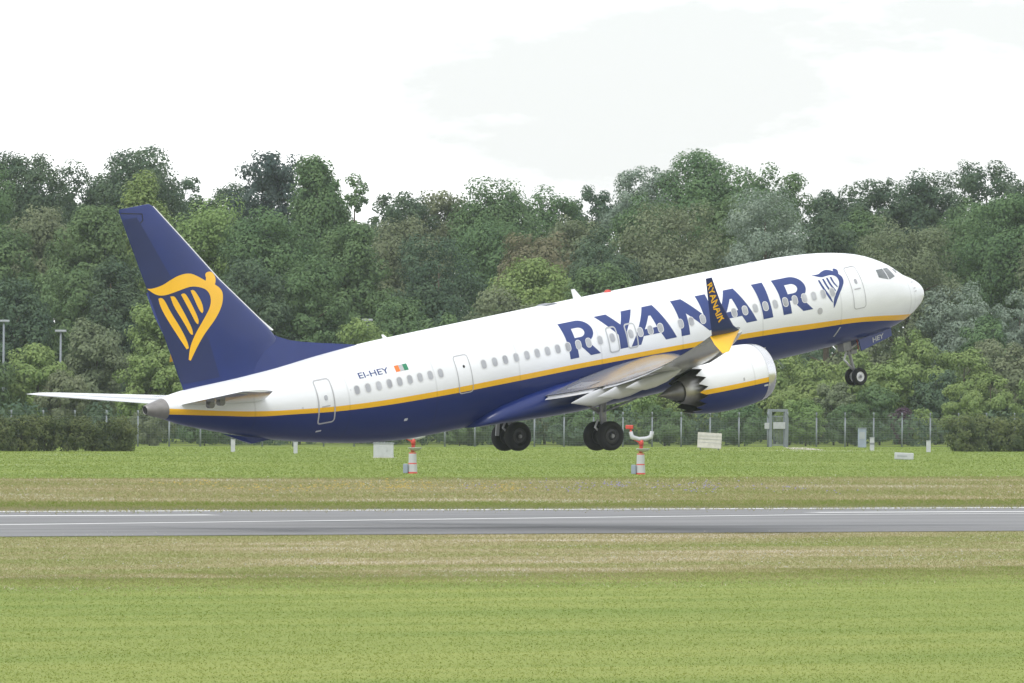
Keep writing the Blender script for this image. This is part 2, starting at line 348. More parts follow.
def strip_coord(nt):
    ge = N(nt, 'ShaderNodeNewGeometry')
    vr = N(nt, 'ShaderNodeVectorRotate', rotation_type='Z_AXIS'); vr.inputs['Angle'].default_value = -YAW
    nt.links.new(ge.outputs['Position'], vr.inputs['Vector'])
    return vr.outputs[0]
def grass_mat(name, cols, scale=(0.05, 0.12, 1), blade=True, lo=.3, hi=.7, noise_w=1.0, isl_w=0.35):
    m, nt, b, out = new_mat(name)
    v = strip_coord(nt)
    mpp = N(nt, 'ShaderNodeMapping'); mpp.inputs['Scale'].default_value = scale; nt.links.new(v, mpp.inputs[0])
    z = N(nt, 'ShaderNodeTexNoise'); z.inputs['Scale'].default_value = 1; z.inputs['Detail'].default_value = 5; z.inputs['Roughness'].default_value = .6; nt.links.new(mpp.outputs[0], z.inputs['Vector'])
    fac = z.outputs['Fac']
    if blade:
        ge = N(nt, 'ShaderNodeNewGeometry')
        c = N(nt, 'ShaderNodeMath', operation='SUBTRACT'); nt.links.new(ge.outputs['Random Per Island'], c.inputs[0]); c.inputs[1].default_value = .5
        ad = N(nt, 'ShaderNodeMath', operation='MULTIPLY_ADD'); nt.links.new(c.outputs[0], ad.inputs[0]); ad.inputs[1].default_value = isl_w; nt.links.new(fac, ad.inputs[2]); fac = ad.outputs[0]
    cr = N(nt, 'ShaderNodeValToRGB'); nt.links.new(fac, cr.inputs[0])
    e = cr.color_ramp.elements
    for i, c in enumerate(cols):
        p = lo + (hi - lo) * i / (len(cols) - 1)
        q = e[0] if i == 0 else e[1] if i == len(cols) - 1 else e.new(p)
        q.position = p; q.color = (*c, 1)
    nt.links.new(cr.outputs[0], b.inputs['Base Color']); b.inputs['Roughness'].default_value = .8; b.inputs['Specular IOR Level'].default_value = .15
    if blade:
        tr = N(nt, 'ShaderNodeBsdfTranslucent'); nt.links.new(cr.outputs[0], tr.inputs['Color'])
        ms = N(nt, 'ShaderNodeMixShader'); ms.inputs[0].default_value = .5
        nt.links.new(b.outputs[0], ms.inputs[1]); nt.links.new(tr.outputs[0], ms.inputs[2]); nt.links.new(ms.outputs[0], out.inputs[0])
    return m
MOWN = [(.138, .196, .028), (.185, .236, .038), (.236, .268, .060)]
MEADOW = [(.195, .235, .058), (.275, .262, .100), (.345, .275, .155), (.380, .312, .190)]
BRIGHT = [(.136, .200, .028), (.178, .244, .038), (.215, .266, .052)]
M['mown'] = grass_mat('mown_grass', MOWN, (.035, .16, 1), isl_w=.10); M['mown_soil'] = grass_mat('mown_ground', MOWN, (.035, .16, 1), blade=False)
M['meadow'] = grass_mat('meadow_grass', MEADOW, (.045, .10, 1), isl_w=.32)
M['meadow_far'] = grass_mat('far_meadow_grass', MEADOW, (.035, .05, 1), isl_w=.32)
M['verge'] = grass_mat('verge_grass', BRIGHT, (.04, .06, 1)); M['soil'] = grass_mat('field_ground', BRIGHT, (.03, .05, 1), blade=False)
M['flower_white'] = paint('white_petals', (.46, .46, .41), .7); M['flower_yellow'] = paint('yellow_petals', (.46, .36, .11), .7); M['flower_blue'] = paint('violet_petals', (.30, .27, .48), .7)
M['path'] = paint('gravel_path', (.40, .37, .31), .9, 0, 0, .15, .6)
def asphalt():
    m, nt, b, out = new_mat('asphalt'); v = strip_coord(nt)
    mpp = N(nt, 'ShaderNodeMapping'); mpp.inputs['Scale'].default_value = (.01, .35, 1); nt.links.new(v, mpp.inputs[0])
    z = N(nt, 'ShaderNodeTexNoise'); z.inputs['Scale'].default_value = 1; z.inputs['Detail'].default_value = 6; nt.links.new(mpp.outputs[0], z.inputs['Vector'])
    z2 = N(nt, 'ShaderNodeTexNoise'); z2.inputs['Scale'].default_value = .6; z2.inputs['Detail'].default_value = 8; nt.links.new(v, z2.inputs['Vector'])
    a = N(nt, 'ShaderNodeMath', operation='MULTIPLY_ADD'); nt.links.new(z2.outputs['Fac'], a.inputs[0]); a.inputs[1].default_value = .35; nt.links.new(z.outputs['Fac'], a.inputs[2])
    cr = N(nt, 'ShaderNodeValToRGB'); nt.links.new(a.outputs[0], cr.inputs[0])
    cr.color_ramp.elements[0].position = .45; cr.color_ramp.elements[0].color = (.127, .127, .130, 1)
    cr.color_ramp.elements[1].position = .9; cr.color_ramp.elements[1].color = (.20, .20, .203, 1)
    nt.links.new(cr.outputs[0], b.inputs['Base Color']); b.inputs['Roughness'].default_value = .85
    return m
M['asphalt'] = asphalt(); M['line'] = paint('runway_white', (.72, .72, .71), .7, 0, 0, .12, .8)

# ------------------------------------------------------------------ the ground, the runway and the grass strips
def across(p): return Vector((p.x, p.y, 0)).dot(ACR)
def along(p): return Vector((p.x, p.y, 0)).dot(RUN)
def strip(name, py0, py1, z, m, length=1600, x0=None, x1=None, wavy=0.0):
    """band parallel to the runway; py0 nearer, py1 farther, read at the middle of the picture"""
    a, b = across(ground(512, py0)), across(ground(512, py1))
    c0 = x0 if x0 is not None else along(ground(512, py0)) - length; c1 = x1 if x1 is not None else c0 + 2 * length
    if not wavy: P = [RUN * c0 + ACR * a, RUN * c1 + ACR * a, RUN * c1 + ACR * b, RUN * c0 + ACR * b]
    else:
        g = random.Random(len(name)); ks = [(g.uniform(.04, .9), g.uniform(0, 6.28)) for _ in range(9)]
        w = lambda t: sum(math.sin(k * t + p) / (1 + 1.5 * k) for k, p in ks) * wavy / 3
        ts = [c0] + [along(ground(512, py0)) - 110 + q * .7 for q in range(320)] + [c1]
        P = [RUN * t + ACR * (a + w(t)) for t in ts] + [RUN * c1 + ACR * b, RUN * c0 + ACR * b]
    mb = MB(); mb.add([p + Vector((0, 0, z)) for p in P], [tuple(range(len(P)))])
    return tag(mb.build(name, m), kind='structure')
mb = MB(); mb.add([(-6000, -3000, 0), (6000, -3000, 0), (6000, 9000, 0), (-6000, 9000, 0)], [(0, 1, 2, 3)])
tag(mb.build('ground', M['soil']), kind='structure')
strip('grass_field', 1400, 560, 0.004, M['mown_soil'])
M['meadow_soil'] = grass_mat('meadow_ground', MEADOW, (.045, .10, 1), blade=False)
strip('near_meadow', 573, 533, 0.008, M['meadow_soil'], wavy=7.0)
strip('far_meadow', 506.4, 478, 0.008, M['meadow_soil'], wavy=9.0)
strip('runway', 534.5, 507.2, 0.030, M['asphalt'])
def line(name, p, q, width, z=0.036):
    a, b = ground(*p, z), ground(*q, z); t = (b - a).normalized(); n = Vector((-t.y, t.x, 0)) * width / 2
    mb = MB(); mb.add([a - n, b - n, b + n, a + n], [(0, 1, 2, 3)])
    return tag(mb.build(name, M['line']), kind='structure')
def pline(name, py, x0, x1, width):          # parallel to the runway through (512, py)
    a = across(ground(512, py, .036)); g0 = ground(x0, py); 
    def hit(px):                              # where the view plane of this column meets the line
        r = ray(px, 400); h = Vector((r.x, r.y, 0)); return h * (a / h.dot(ACR))
    A, B = hit(x0), hit(x1); n = ACR * width / 2; z = Vector((0, 0, .036))
    mb = MB(); mb.add([A - n + z, B - n + z, B + n + z, A + n + z], [(0, 1, 2, 3)])
    return tag(mb.build(name, M['line']), kind='structure')
pline('runway_edge_line', 509.5, -2500, 3500, 1.5)
pline('runway_centre_line', 513.6, -1500, 215, 1.3)
pline('runway_centre_line', 513.6, 812, 1500, 1.3)
line('taxi_line', (-700, 533.5), (400, 519.6), .75); line('taxi_line', (400, 519.6), (812, 514.6), .75)
line('taxi_line', (812, 514.6), (1700, 509.0), .6)
p = [ground(790, 449.5), ground(826, 450.2), ground(806, 447.6), ground(785, 447.4)]
mb = MB(); mb.add([q + Vector((0, 0, .01)) for q in p], [(0, 1, 2, 3)]); tag(mb.build('path', M['path']), kind='structure')

def blades(name, py0, py1, n, h, w, m, margin=0.25, seed=3, hvar=.5, feather=0.0):
    """thin grass blades over a band parallel to the runway; feather thins the nearer edge out over that many picture rows"""
    rng = np.random.default_rng(seed)
    t = rng.uniform(size=n); py = py0 + (py1 - py0) * t
    ys = np.linspace(py1, py0 + 60, 200); ac = np.array([across(ground(512, q)) for q in ys])
    a, b = across(ground(512, py0)), across(ground(512, py1)); aa = a + (b - a) * t
    if feather:
        k = rng.uniform(size=n) < .22; q = py0 + np.abs(rng.normal(0, feather, n)); aa = np.where(k, np.interp(q, ys, ac), aa)
    ux = rng.uniform(-.5 - margin, .5 + margin, n) * 1024 / FPX           # direction across the view, then out to the band
    den = -math.sin(YAW) * ux + math.cos(YAW)
    Y = aa / den; X = ux * Y
    hh = h * (1 - hvar + 2 * hvar * rng.uniform(size=n)); th = rng.uniform(0, np.pi, n); ww = w * rng.uniform(.6, 1.4, n)
    dx, dy = np.cos(th) * ww / 2, np.sin(th) * ww / 2
    lx, ly = rng.normal(0, 1.5, n) * hh, rng.normal(0, 1.5, n) * hh
    V = np.stack([np.stack([X - dx, Y - dy, np.zeros(n)], 1), np.stack([X + dx, Y + dy, np.zeros(n)], 1), np.stack([X + lx, Y + ly, hh], 1)], 1).reshape(-1, 3)
    o = from_np(name, V, np.arange(3 * n).reshape(-1, 3), 3, m)
    return tag(o, kind='stuff')
blades('mown_grass', 700, 571, 200000, .026, .026, M['mown'], seed=1)
blades('meadow_grass', 571, 534.8, 240000, .055, .028, M['meadow'], seed=2, feather=7)
blades('far_meadow_grass', 506.6, 478, 200000, .10, .05, M['meadow_far'], seed=3, feather=2)
blades('verge_grass', 507.4, 502, 26000, .10, .05, M['verge'], seed=4)
blades('bright_grass', 479, 447.5, 160000, .05, .06, M['verge'], seed=5)
def flowers(name, spots, n, sx, sy, h, size, m, seed):
    rng = np.random.default_rng(seed); V = []
    cs = [spots[i] for i in rng.integers(0, len(spots), n)]
    P = np.array([[*(ground(px + rng.normal(0, sx), py + rng.normal(0, sy)))[:2]] for px, py in cs])
    z = h * rng.uniform(.6, 1.2, n); th = rng.uniform(0, np.pi, n); s = size * rng.uniform(.5, 1.3, n)
    dx, dy = np.cos(th) * s / 2, np.sin(th) * s / 2
    Q = []
    for sg in (0, 1):
        ddx, ddy = (dx, dy) if sg == 0 else (-dy, dx)
        Q.append(np.stack([np.stack([P[:, 0] - ddx, P[:, 1] - ddy, z], 1), np.stack([P[:, 0], P[:, 1], z - s * .25], 1), np.stack([P[:, 0] + ddx, P[:, 1] + ddy, z], 1), np.stack([P[:, 0], P[:, 1], z + s * .25], 1)], 1).reshape(-1, 3))
    V = np.concatenate(Q); return tag(from_np(name, V, np.arange(len(V)).reshape(-1, 4), 4, m), kind='stuff')
rr = random.Random(5)
wspots = [(rr.uniform(-60, 1080), rr.uniform(538, 572)) for _ in range(46)] + [(rr.uniform(560, 1080), rr.uniform(536, 566)) for _ in range(40)]
flowers('white_flowers', wspots, 900, 26, 2.4, .16, .055, M['flower_white'], 8)
flowers('yellow_flowers', [(rr.uniform(180, 520), rr.uniform(486, 494)) for _ in range(18)], 330, 16, 1.6, .26, .13, M['flower_yellow'], 9)
flowers('violet_flowers', [(rr.uniform(480, 860), rr.uniform(487, 495)) for _ in range(18)], 200, 14, 1.5, .26, .11, M['flower_blue'], 10)
flowers('pale_flowers', [(rr.uniform(-20, 1040), rr.uniform(480, 500)) for _ in range(40)], 260, 26, 2.0, .26, .09, M['flower_white'], 12)

# ------------------------------------------------------------------ the airliner
TOP=[(.44,-.56),(.50,-.34),(.72,-.08),(1.19,.21),(1.65,.44),(2.0,.69),(2.36,.95),(2.95,1.25),(3.55,1.48),(4.16,1.63),(5.4,1.83),(6.65,1.93),(8,1.98),(15,1.98),(22,1.96),(27,1.93),(30,1.82),(32,1.70),(34,1.60),(36,1.54),(37,1.46),(37.5,1.37),(38.2,1.25)]
BOT=[(.44,-.60),(.50,-.76),(.68,-.88),(1.04,-1.08),(1.54,-1.34),(1.88,-1.48),(2.3,-1.6),(2.8,-1.70),(3.5,-1.78),(4.8,-1.85),(6.7,-1.92),(8,-1.95),(12,-2.0),(22,-2.04),(25.9,-2.03),(27.65,-1.91),(28.8,-1.76),(30,-1.55),(32.3,-1.06),(33.2,-.83),(34.7,-.38),(36.3,.14),(36.9,.36),(37.4,.60),(38.2,.91)]
HW=[(.44,.012),(.52,.22),(.74,.50),(1.1,.82),(1.6,1.08),(2.2,1.32),(3,1.54),(4,1.71),(5,1.80),(6.5,1.87),(8,1.88),(26,1.88),(28,1.84),(30,1.72),(32,1.5),(34,1.2),(36,.8),(37,.55),(37.5,.41),(38.2,.17)]
def pchip(tab):
    x = np.array([a for a, b in tab]); y = np.array([b for a, b in tab]); h = np.diff(x); dd = np.diff(y) / h; m = np.zeros(len(x))
    for i in range(1, len(x) - 1):
        if dd[i - 1] * dd[i] > 0:
            w1 = 2 * h[i] + h[i - 1]; w2 = h[i] + 2 * h[i - 1]; m[i] = (w1 + w2) / (w1 / dd[i - 1] + w2 / dd[i])
    m[0] = dd[0]; m[-1] = dd[-1]
    def g(t):
        t = min(max(t, x[0]), x[-1]); i = min(max(int(np.searchsorted(x, t)) - 1, 0), len(h) - 1); s = (t - x[i]) / h[i]
        return float(y[i]*(1+2*s)*(1-s)**2 + h[i]*m[i]*s*(1-s)**2 + y[i+1]*s*s*(3-2*s) + h[i]*m[i+1]*s*s*(s-1))
    return g
ft, fb, fw = pchip(TOP), pchip(BOT), pchip(HW)
def zc(x): return fb(x) + .51 * (ft(x) - fb(x))
def surf(x, z, off=0.0):
    t, b, w = ft(x), fb(x), fw(x); c = zc(x); h = (t - c) if z > c else (c - b)
    q = (z - c) / h; return w * max(0, 1 - q * q) ** .5
def surf_off(x, z, off):
    t, b, w = ft(x), fb(x), fw(x); c = zc(x); h = (t - c) if z > c else (c - b)
    y = surf(x, z); n = Vector((0, y / w ** 2, (z - c) / h ** 2)); n.normalize()
    e = .05; n.x = -(surf(x + e, z) - surf(x - e, z)) / (2 * e) * n.y; n.normalize()
    return Vector((x, y, z)) + n * off

A_ORG = Vector((19.6, 0, -3.68))        # the foot of the main wheels in the aircraft's own coordinates (x aft, y starboard, z up)
# attitude found from the photograph: nose up 9.3 degrees, heading along the runway
yaw, pit, rol = math.radians(37.043), math.radians(9.297), math.radians(-.630)
F0 = Vector((math.cos(yaw), 0, math.sin(yaw))); U0 = Vector((0, 1, 0)); S0 = Vector((math.sin(yaw), 0, -math.cos(yaw)))
F1 = F0 * math.cos(pit) + U0 * math.sin(pit); U1 = U0 * math.cos(pit) - F0 * math.sin(pit)
S2 = S0 * math.cos(rol) - U1 * math.sin(rol); U2 = U1 * math.cos(rol) + S0 * math.sin(rol)
def c2w(v): return CR * v.x + CU * v.y + CD * v.z
AX, AY, AZ = c2w(-F1), c2w(S2), c2w(U2)
T0 = CP + c2w(Vector((1.0545, -.6298, 400.0)))         # aircraft point (19.6, 0, 0)
plane = empty('airliner', (0, 0, 0), 'white and blue passenger jet with yellow stripe climbing nose up over the runway', 'airplane')
loc = T0 + AZ * A_ORG.z
plane.matrix_world = Matrix(((AX.x, AY.x, AZ.x, loc.x), (AX.y, AY.y, AZ.y, loc.y), (AX.z, AY.z, AZ.z, loc.z), (0, 0, 0, 1)))
def part(o):                                            # a direct part of the aircraft
    o.parent = plane; o.location = -A_ORG; return o

# fuselage
xs = sorted(set([.44, .455, .48, .52, .58, .66, .8, 1, 1.2, 1.4, 1.65, 1.85, 2.0, 2.2, 2.36, 2.6, 2.95, 3.3, 3.7, 4.16, 4.7, 5.4, 6, 6.65, 7.3, 8] + list(np.arange(9, 26, 1.0)) + list(np.arange(26, 37.3, .4)) + [37.38]))
NA = 80
def ring(x, n=NA, g=0.0):
    t, b, w, c = ft(x), fb(x), fw(x), zc(x); P = []
    for k in range(n):
        q = 2 * math.pi * k / n; cs, sn = math.cos(q), math.sin(q)
        P.append((x, (w + g) * cs, c + ((t - c + g) if sn > 0 else (c - b + g)) * sn))
    return P
mb = MB(); mb.loft([ring(x) for x in xs]); fus = part(mb.build('fuselage', M['livery'], None, True, 50))
mb = MB(); mb.loft([ring(x) for x in (37.383, 37.5, 37.7, 37.95, 38.15)], cap=False)
e_ = ring(38.15); cz = zc(38.15)
mb.loft([e_, [(38.19, y * .85, cz + (z - cz) * .85) for _, y, z in e_], [(38.13, y * .7, cz + (z - cz) * .7) for _, y, z in e_], [(37.8, y * .6, cz + (z - cz) * .6) for _, y, z in e_]], cap=False)
tcn = part(mb.build('tail_cone', M['apu'], None, True, 60))
mb = MB(); mb.loft([[(38.17, y * .80, cz + (z - cz) * .80) for _, y, z in e_], [(37.84, y * .1, cz + (z - cz) * .1) for _, y, z in e_]]); mb.build('exhaust_opening', M['black'], tcn)

def poly_tris(loops, dz=.10, dx=.5):
    """triangulate outline loops (2D, holes allowed) and cut it finely so that it can be laid onto a curved skin"""
    L3 = [[Vector((a, b, 0)) for a, b in l] for l in loops]
    tr = tessellate_polygon(L3); flat = [p for l in L3 for p in l]
    bm = bmesh.new(); vs = [bm.verts.new(p) for p in flat]
    for t in tr:
        try: bm.faces.new([vs[i] for i in t])
        except ValueError: pass
    for (axis, st) in ((1, dz), (0, dx)):
        if not st: continue
        lo = min(v.co[axis] for v in bm.verts); hi = max(v.co[axis] for v in bm.verts); q = math.ceil(lo / st) * st + st * .013
        no = (0, 1, 0) if axis else (1, 0, 0)
        while q < hi:
            bmesh.ops.bisect_plane(bm, geom=list(bm.verts) + list(bm.edges) + list(bm.faces), plane_co=(q, q, 0), plane_no=no); q += st
    return bm
def lay(bm, fn, mb=None, mi=0):
    mb = mb or MB(); bm.verts.index_update()
    return mb.add([fn(v.co.x, v.co.y) for v in bm.verts], [tuple(v.index for v in f.verts) for f in bm.faces], mi)
def decal(name, loops_list, m, parent, off=.006, dz=.10, dx=.5, mirror=False, fn=None, mis=None, smooth=True):
    mb = MB(); fn = fn or (lambda x, z: surf_off(x, z, off))
    for i, loops in enumerate(loops_list):
        bm = poly_tris(loops, dz, dx); lay(bm, fn, mb, mis[i] if mis else 0); bm.free()
    if mirror: mb.v = [(x, -y, z) for x, y, z in mb.v]
    o = mb.build(name, m, parent, smooth, None, False)
    me = o.data; bm = bmesh.new(); bm.from_mesh(me)
    for f in bm.faces:
        if f.calc_center_median().y * f.normal.y < 0: f.normal_flip()
    bm.to_mesh(me); bm.free(); return o
def rrect(cx, cz_, w, h, r, n=5, sh=0.0):
    P = []
    for (sx, sz, a0) in ((1, 1, 0), (-1, 1, 90), (-1, -1, 180), (1, -1, 270)):
        for k in range(n + 1):
            a = math.radians(a0 + 90 * k / n); P.append((cx + sx * (w / 2 - r) + r * math.cos(a), cz_ + sz * (h / 2 - r) + r * math.sin(a)))
    return P
def smooth_loop(l, sharp=1.2):
    P = l
    for _ in range(2):
        Q = []; n = len(P)
        for i in range(n):
            a, b, c = Vector(P[i - 1]), Vector(P[i]), Vector(P[(i + 1) % n])
            if (b - a).length > 0 and (c - b).length > 0 and (b - a).angle(c - b) > sharp: Q.append(tuple(b)); continue
            Q += [tuple(b + (a - b) * .25), tuple(b + (c - b) * .25)]
        P = Q
    return P
def frame_loops(cx, cz_, w, h, r, t): return [rrect(cx, cz_, w, h, r), rrect(cx, cz_, w - 2 * t, h - 2 * t, max(.01, r - t))]

# windows along the cabin, 0.508 m apart
wx_ = [29.62, 29.12, 28.63, 28.14, 27.66, 27.18, 26.7, 26.21, 25.72, 23.64, 23.11, 22.6, 22.07, 21.55, 21.05, 20.55, 20.05, 19.55, 19.04, 18.54, 17.98, 17.38, 16.47, 16.0, 15.5, 15.0, 14.0, 13.47, 12.9, 12.38, 11.87, 11.33, 10.79, 10.27, 9.76, 9.27, 8.76, 8.28, 7.80, 7.32, 6.84, 6.37]
for x in wx_:
    w = decal('cabin_window', [frame_loops(x, .40, .285, .38, .13, .030)], M['pane_frame'], fus, .007, .07, 0)
    decal('pane', [[rrect(x, .40, .225, .32, .10)]], M['pane'], w, .0085, .07, 0)
# doors (outlined in grey)
def door(name, cx, z0, z1, w, m, t=.045, win=None, r=.14):
    o = decal(name, [frame_loops(cx, (z0 + z1) / 2, w, z1 - z0, r, t)], m, fus, .009, .08, 0)
    if win: decal('door_window', [[rrect(cx, win, .15, .20, .07)]], M['pane'], o, .009, .06, 0)
    return o
door('cabin_door', 5.03, -.46, 1.21, .66, M['outline'], .032, .62)
door('cabin_door', 24.62, -.55, .92, .70, M['outline'], .038)
decal('door_window', [[rrect(24.58, .47, .10, .11, .05)]], M['black'], fus, .009, .06, 0)
door('cabin_door', 31.02, -.64, 1.06, .74, M['outline'], .055, .34)
door('overwing_exit', 17.36, -.18, .83, .52, M['signwhite'], .06); door('overwing_exit', 16.44, -.16, .82, .54, M['signwhite'], .06)
decal('door_marking', [[rrect(5.05, .33, .34, .05, .02)]], M['outline'], fus, .009, .05, 0)
decal('door_marking', [[rrect(31.05, .02, .36, .05, .02)]], M['outline'], fus, .009, .05, 0)
# cockpit glass on both sides and the windscreen posts
for mir in (False, True):
    decal('cockpit_window', [[[(3.68, .86), (3.24, .85), (3.19, .41), (3.72, .57)]]], M['cockpit'], fus, .008, .06, .1, mir)
    decal('cockpit_window', [[[(3.18, .84), (2.86, .83), (2.70, .46), (3.13, .40)]]], M['cockpit'], fus, .008, .06, .1, mir)
    decal('windscreen', [[[(2.56, .72), (2.36, .70), (2.28, .62), (2.46, .54)]]], M['cockpit'], fus, .008, .05, .1, mir)
# radome seam, small probes and ports
decal('radome_seam', [[[(1.72, .35), (1.70, .35), (1.70, -1.1), (1.72, -1.1)]]], M['seam'], fus, .006, .08, 0)
for (x, z) in ((1.55, .05), (1.6, -.18), (1.6, -.3)): decal('air_probe', [[rrect(x, z, .16, .035, .015)]], M['outline'], fus, .012, .05, 0)
decal('vent_port', [[rrect(7.12, -.22, .26, .26, .12)]], M['outline'], fus, .007, .06, 0)
for v_ in ((32.05, .12, .08, .08, .03), (29.9, .45, .06, .06, .02), (12.4, -1.1, .25, .05, .02), (9.8, -1.25, .16, .07, .02), (31.2, -.9, .22, .06, .02), (27.4, -1.1, .16, .10, .03)): decal('vent_port', [[rrect(*v_)]], M['seam'], fus, .007, .06, 0)
decal('drain_mark', [[[(6.02, -1.03), (5.94, -1.03), (6.12, -1.38), (6.20, -1.38)]]], M['signwhite'], fus, .010, .06, 0)

# airline title
def arc(cx, cy, rx, ry, a0, a1, n=14): return [(cx + rx * math.cos(math.radians(a0 + (a1 - a0) * i / n)), cy + ry * math.sin(math.radians(a0 + (a1 - a0) * i / n))) for i in range(n + 1)]
def letter(ch):
    """outline loops, forward reading axis u (0..w), height v 0..1; flared stroke ends like the livery's"""
    if ch == 'R':
        outer = [(0.05, 0), (0.37, 0), (0.36, .36), (.44, .36), (.80, 0), (1.17, 0), (.78, .40)] + arc(.62, .68, .46, .32, -52, 90, 18) + [(0, 1.0), (.04, .6)]
        return [outer, [(.36, .55), (.56, .55)] + arc(.58, .68, .19, .13, -90, 90, 10) + [(.36, .81)]], 1.19
    if ch == 'Y': return [[(.54, 0), (.85, 0), (.87, .44), (1.32, 1), (.96, 1), (.74, .66), (.42, 1), (0, 1), (.56, .40)]], 1.32
    if ch == 'A': return [[(0, 0), (.33, 0), (.43, .22), (.95, .22), (1.04, 0), (1.66, 0)][:0] + [(0, 0), (.34, 0), (.47, .22), (1.08, .22), (1.21, 0), (1.60, 0), (1.12, 1), (.76, 1)], [(.56, .40), (.99, .40), (.90, .74), (.83, .74)]], 1.6
    if ch == 'N': return [[(0, 0), (.31, 0), (.33, .60), (1.02, 0), (1.26, 0), (1.24, .5), (1.27, 1), (.90, 1), (.92, .46), (.38, 1), (0, 1), (.03, .5)]], 1.27
    if ch == 'I': return [[(.04, 0), (.39, 0), (.37, .5), (.39, 1), (0, 1), (.03, .5)]], .4
TITLE = []
for ch, xl, xr in (('R', 19.60, 18.02), ('Y', 17.83, 16.00), ('A', 16.54, 14.29), ('N', 14.06, 12.33), ('A', 12.46, 10.28), ('I', 10.02, 9.46), ('R', 9.02, 7.43)):
    loops, w = letter(ch)
    TITLE.append([[(xl - (xl - xr) * u / w, -.085 + 1.375 * v) for u, v in l] for l in loops])
# windows and exit frames stay clear of the paint: the title lies below their frames
decal('title_lettering', TITLE, M['letter'], fus, .004, .07, .6)
HARP_NOSE = [[[(7.05,1.18),(6.69,1.16),(6.45,1.25),(6.2,1.28),(6.0,1.22),(5.90,1.17),(5.86,1.25),(5.76,1.26),(5.66,1.2),(5.66,1.12),(5.72,1.03),(5.60,.90),(5.62,.72),(5.76,.55),(6.1,.22),(6.38,-.20),(6.42,-.20),(6.40,.05),(6.25,.30),(6.0,.52),(5.86,.72),(5.86,.90),(5.95,1.0),(6.12,1.06),(6.4,1.05),(6.62,1.03),(6.82,1.10)]],
  [[(6.86,.95),(6.78,.96),(6.70,.62),(6.50,.25),(6.42,.0),(6.50,.05),(6.70,.38),(6.84,.75)]], [[(6.63,.97),(6.55,.97),(6.5,.66),(6.33,.35),(6.36,.32),(6.52,.52),(6.62,.78)]],
  [[(6.42,.98),(6.34,.98),(6.30,.70),(6.16,.45),(6.20,.42),(6.35,.62),(6.42,.82)]], [[(6.22,.98),(6.14,.98),(6.12,.76),(6.02,.58),(6.06,.55),(6.18,.72),(6.22,.85)]]]
decal('harp_emblem', [[smooth_loop(l) for l in q] for q in HARP_NOSE], M['letter'], fus, .004, .07, .4)
def text_tris(s, bold=0.0):
    cu = bpy.data.curves.new('tmp', 'FONT'); cu.body = s; cu.size = 1.0; cu.offset = bold; cu.resolution_u = 3
    o = bpy.data.objects.new('tmp', cu); COL.objects.link(o); bpy.context.view_layer.update()
    me = o.evaluated_get(bpy.context.evaluated_depsgraph_get()).to_mesh().copy()
    COL.objects.unlink(o); bpy.data.objects.remove(o); bpy.data.curves.remove(cu)
    V = [v.co.copy() for v in me.vertices]; Fs = [tuple(p.vertices) for p in me.polygons]; bpy.data.meshes.remove(me)
    x0, x1 = min(v.x for v in V), max(v.x for v in V); y0, y1 = min(v.y for v in V), max(v.y for v in V)
    return [((v.x - x0) / (x1 - x0), (v.y - y0) / (y1 - y0)) for v in V], Fs
def text_on(name, s, fn, m, parent, bold=.02):
    V, Fs = text_tris(s, bold); mb = MB(); mb.add([fn(u, v) for u, v in V], Fs); return mb.build(name, m, parent, False, None, False)
text_on('registration_letters', 'EI-HEY', lambda u, v: surf_off(29.36 - 1.38 * u, .79 + .215 * v, .007), M['letter'], fus, .008)
fl = decal('flag_emblem', [[rrect(27.58, .885, .20, .235, .01)], [rrect(27.385, .885, .18, .235, .01)], [rrect(27.19, .885, .20, .235, .01)]], [M['orange'], M['signwhite'], M['green']], fus, .007, .06, 0, mis=[0, 1, 2])

# belly fairing with the wing root
mb = MB(); secs = []
for x, w, b, t in ((11.9, 1.5, -1.97, -1.4), (12.6, 1.78, -2.05, -1.1), (13.6, 1.95, -2.13, -.85), (15, 2.03, -2.2, -.72), (17, 2.08, -2.24, -.68), (19, 2.08, -2.24, -.70), (20.2, 2.03, -2.22, -.76), (21.2, 1.95, -2.17, -.88), (22.0, 1.86, -2.12, -1.02), (22.8, 1.72, -2.08, -1.2), (23.4, 1.5, -2.05, -1.45), (23.8, 1.1, -2.02, -1.7)):
    P = []; c = (t + b) / 2 - .1
    for k in range(48):
        q = 2 * math.pi * k / 48; cs, sn = math.cos(q), math.sin(q)
        P.append((x, w * math.copysign(abs(cs) ** .62, cs), c + ((t - c) if sn > 0 else (c - b)) * math.copysign(abs(sn) ** .8, sn)))
    secs.append(P)
mb.loft(secs); part(mb.build('belly_fairing', M['blue'], None, True, 60))
mb = MB(); mb.add([(x, y, z) for x, y, z in [(34.9, 0, -.36), (34.0, .16, -.62), (34.0, -.16, -.62), (34.0, .06, -.80), (34.0, -.06, -.80), (33.6, .12, -.97), (33.6, -.12, -.97), (32.6, 0, -.96), (33.0, .15, -.84), (33.0, -.15, -.84)]],
    [(0, 1, 3), (0, 4, 2), (0, 3, 4), (1, 8, 5, 3), (2, 4, 6, 9), (3, 5, 6, 4), (5, 8, 7), (6, 7, 9), (5, 7, 6), (0, 2, 1), (1, 2, 9, 8), (7, 8, 9)])
part(mb.build('tail_skid', M['blue']))
def blade_fin(name, x, z, L_, h, m, y=0, rake=.35, th=.05):
    mb = MB(); mb.loft([[(x - L_ / 2, y, z), (x, y + th, z), (x + L_ / 2, y, z), (x, y - th, z)], [(x + rake - L_ * .1, y, z + h), (x + rake + L_ * .1, y + th * .4, z + h), (x + rake + L_ * .32, y, z + h), (x + rake + L_ * .1, y - th * .4, z + h)]])
    return part(mb.build(name, m))
blade_fin('antenna', 17.38, 1.95, .42, .40, M['white'], rake=.14); blade_fin('antenna', 26.72, 1.92, .24, .17, M['white'], rake=.10)
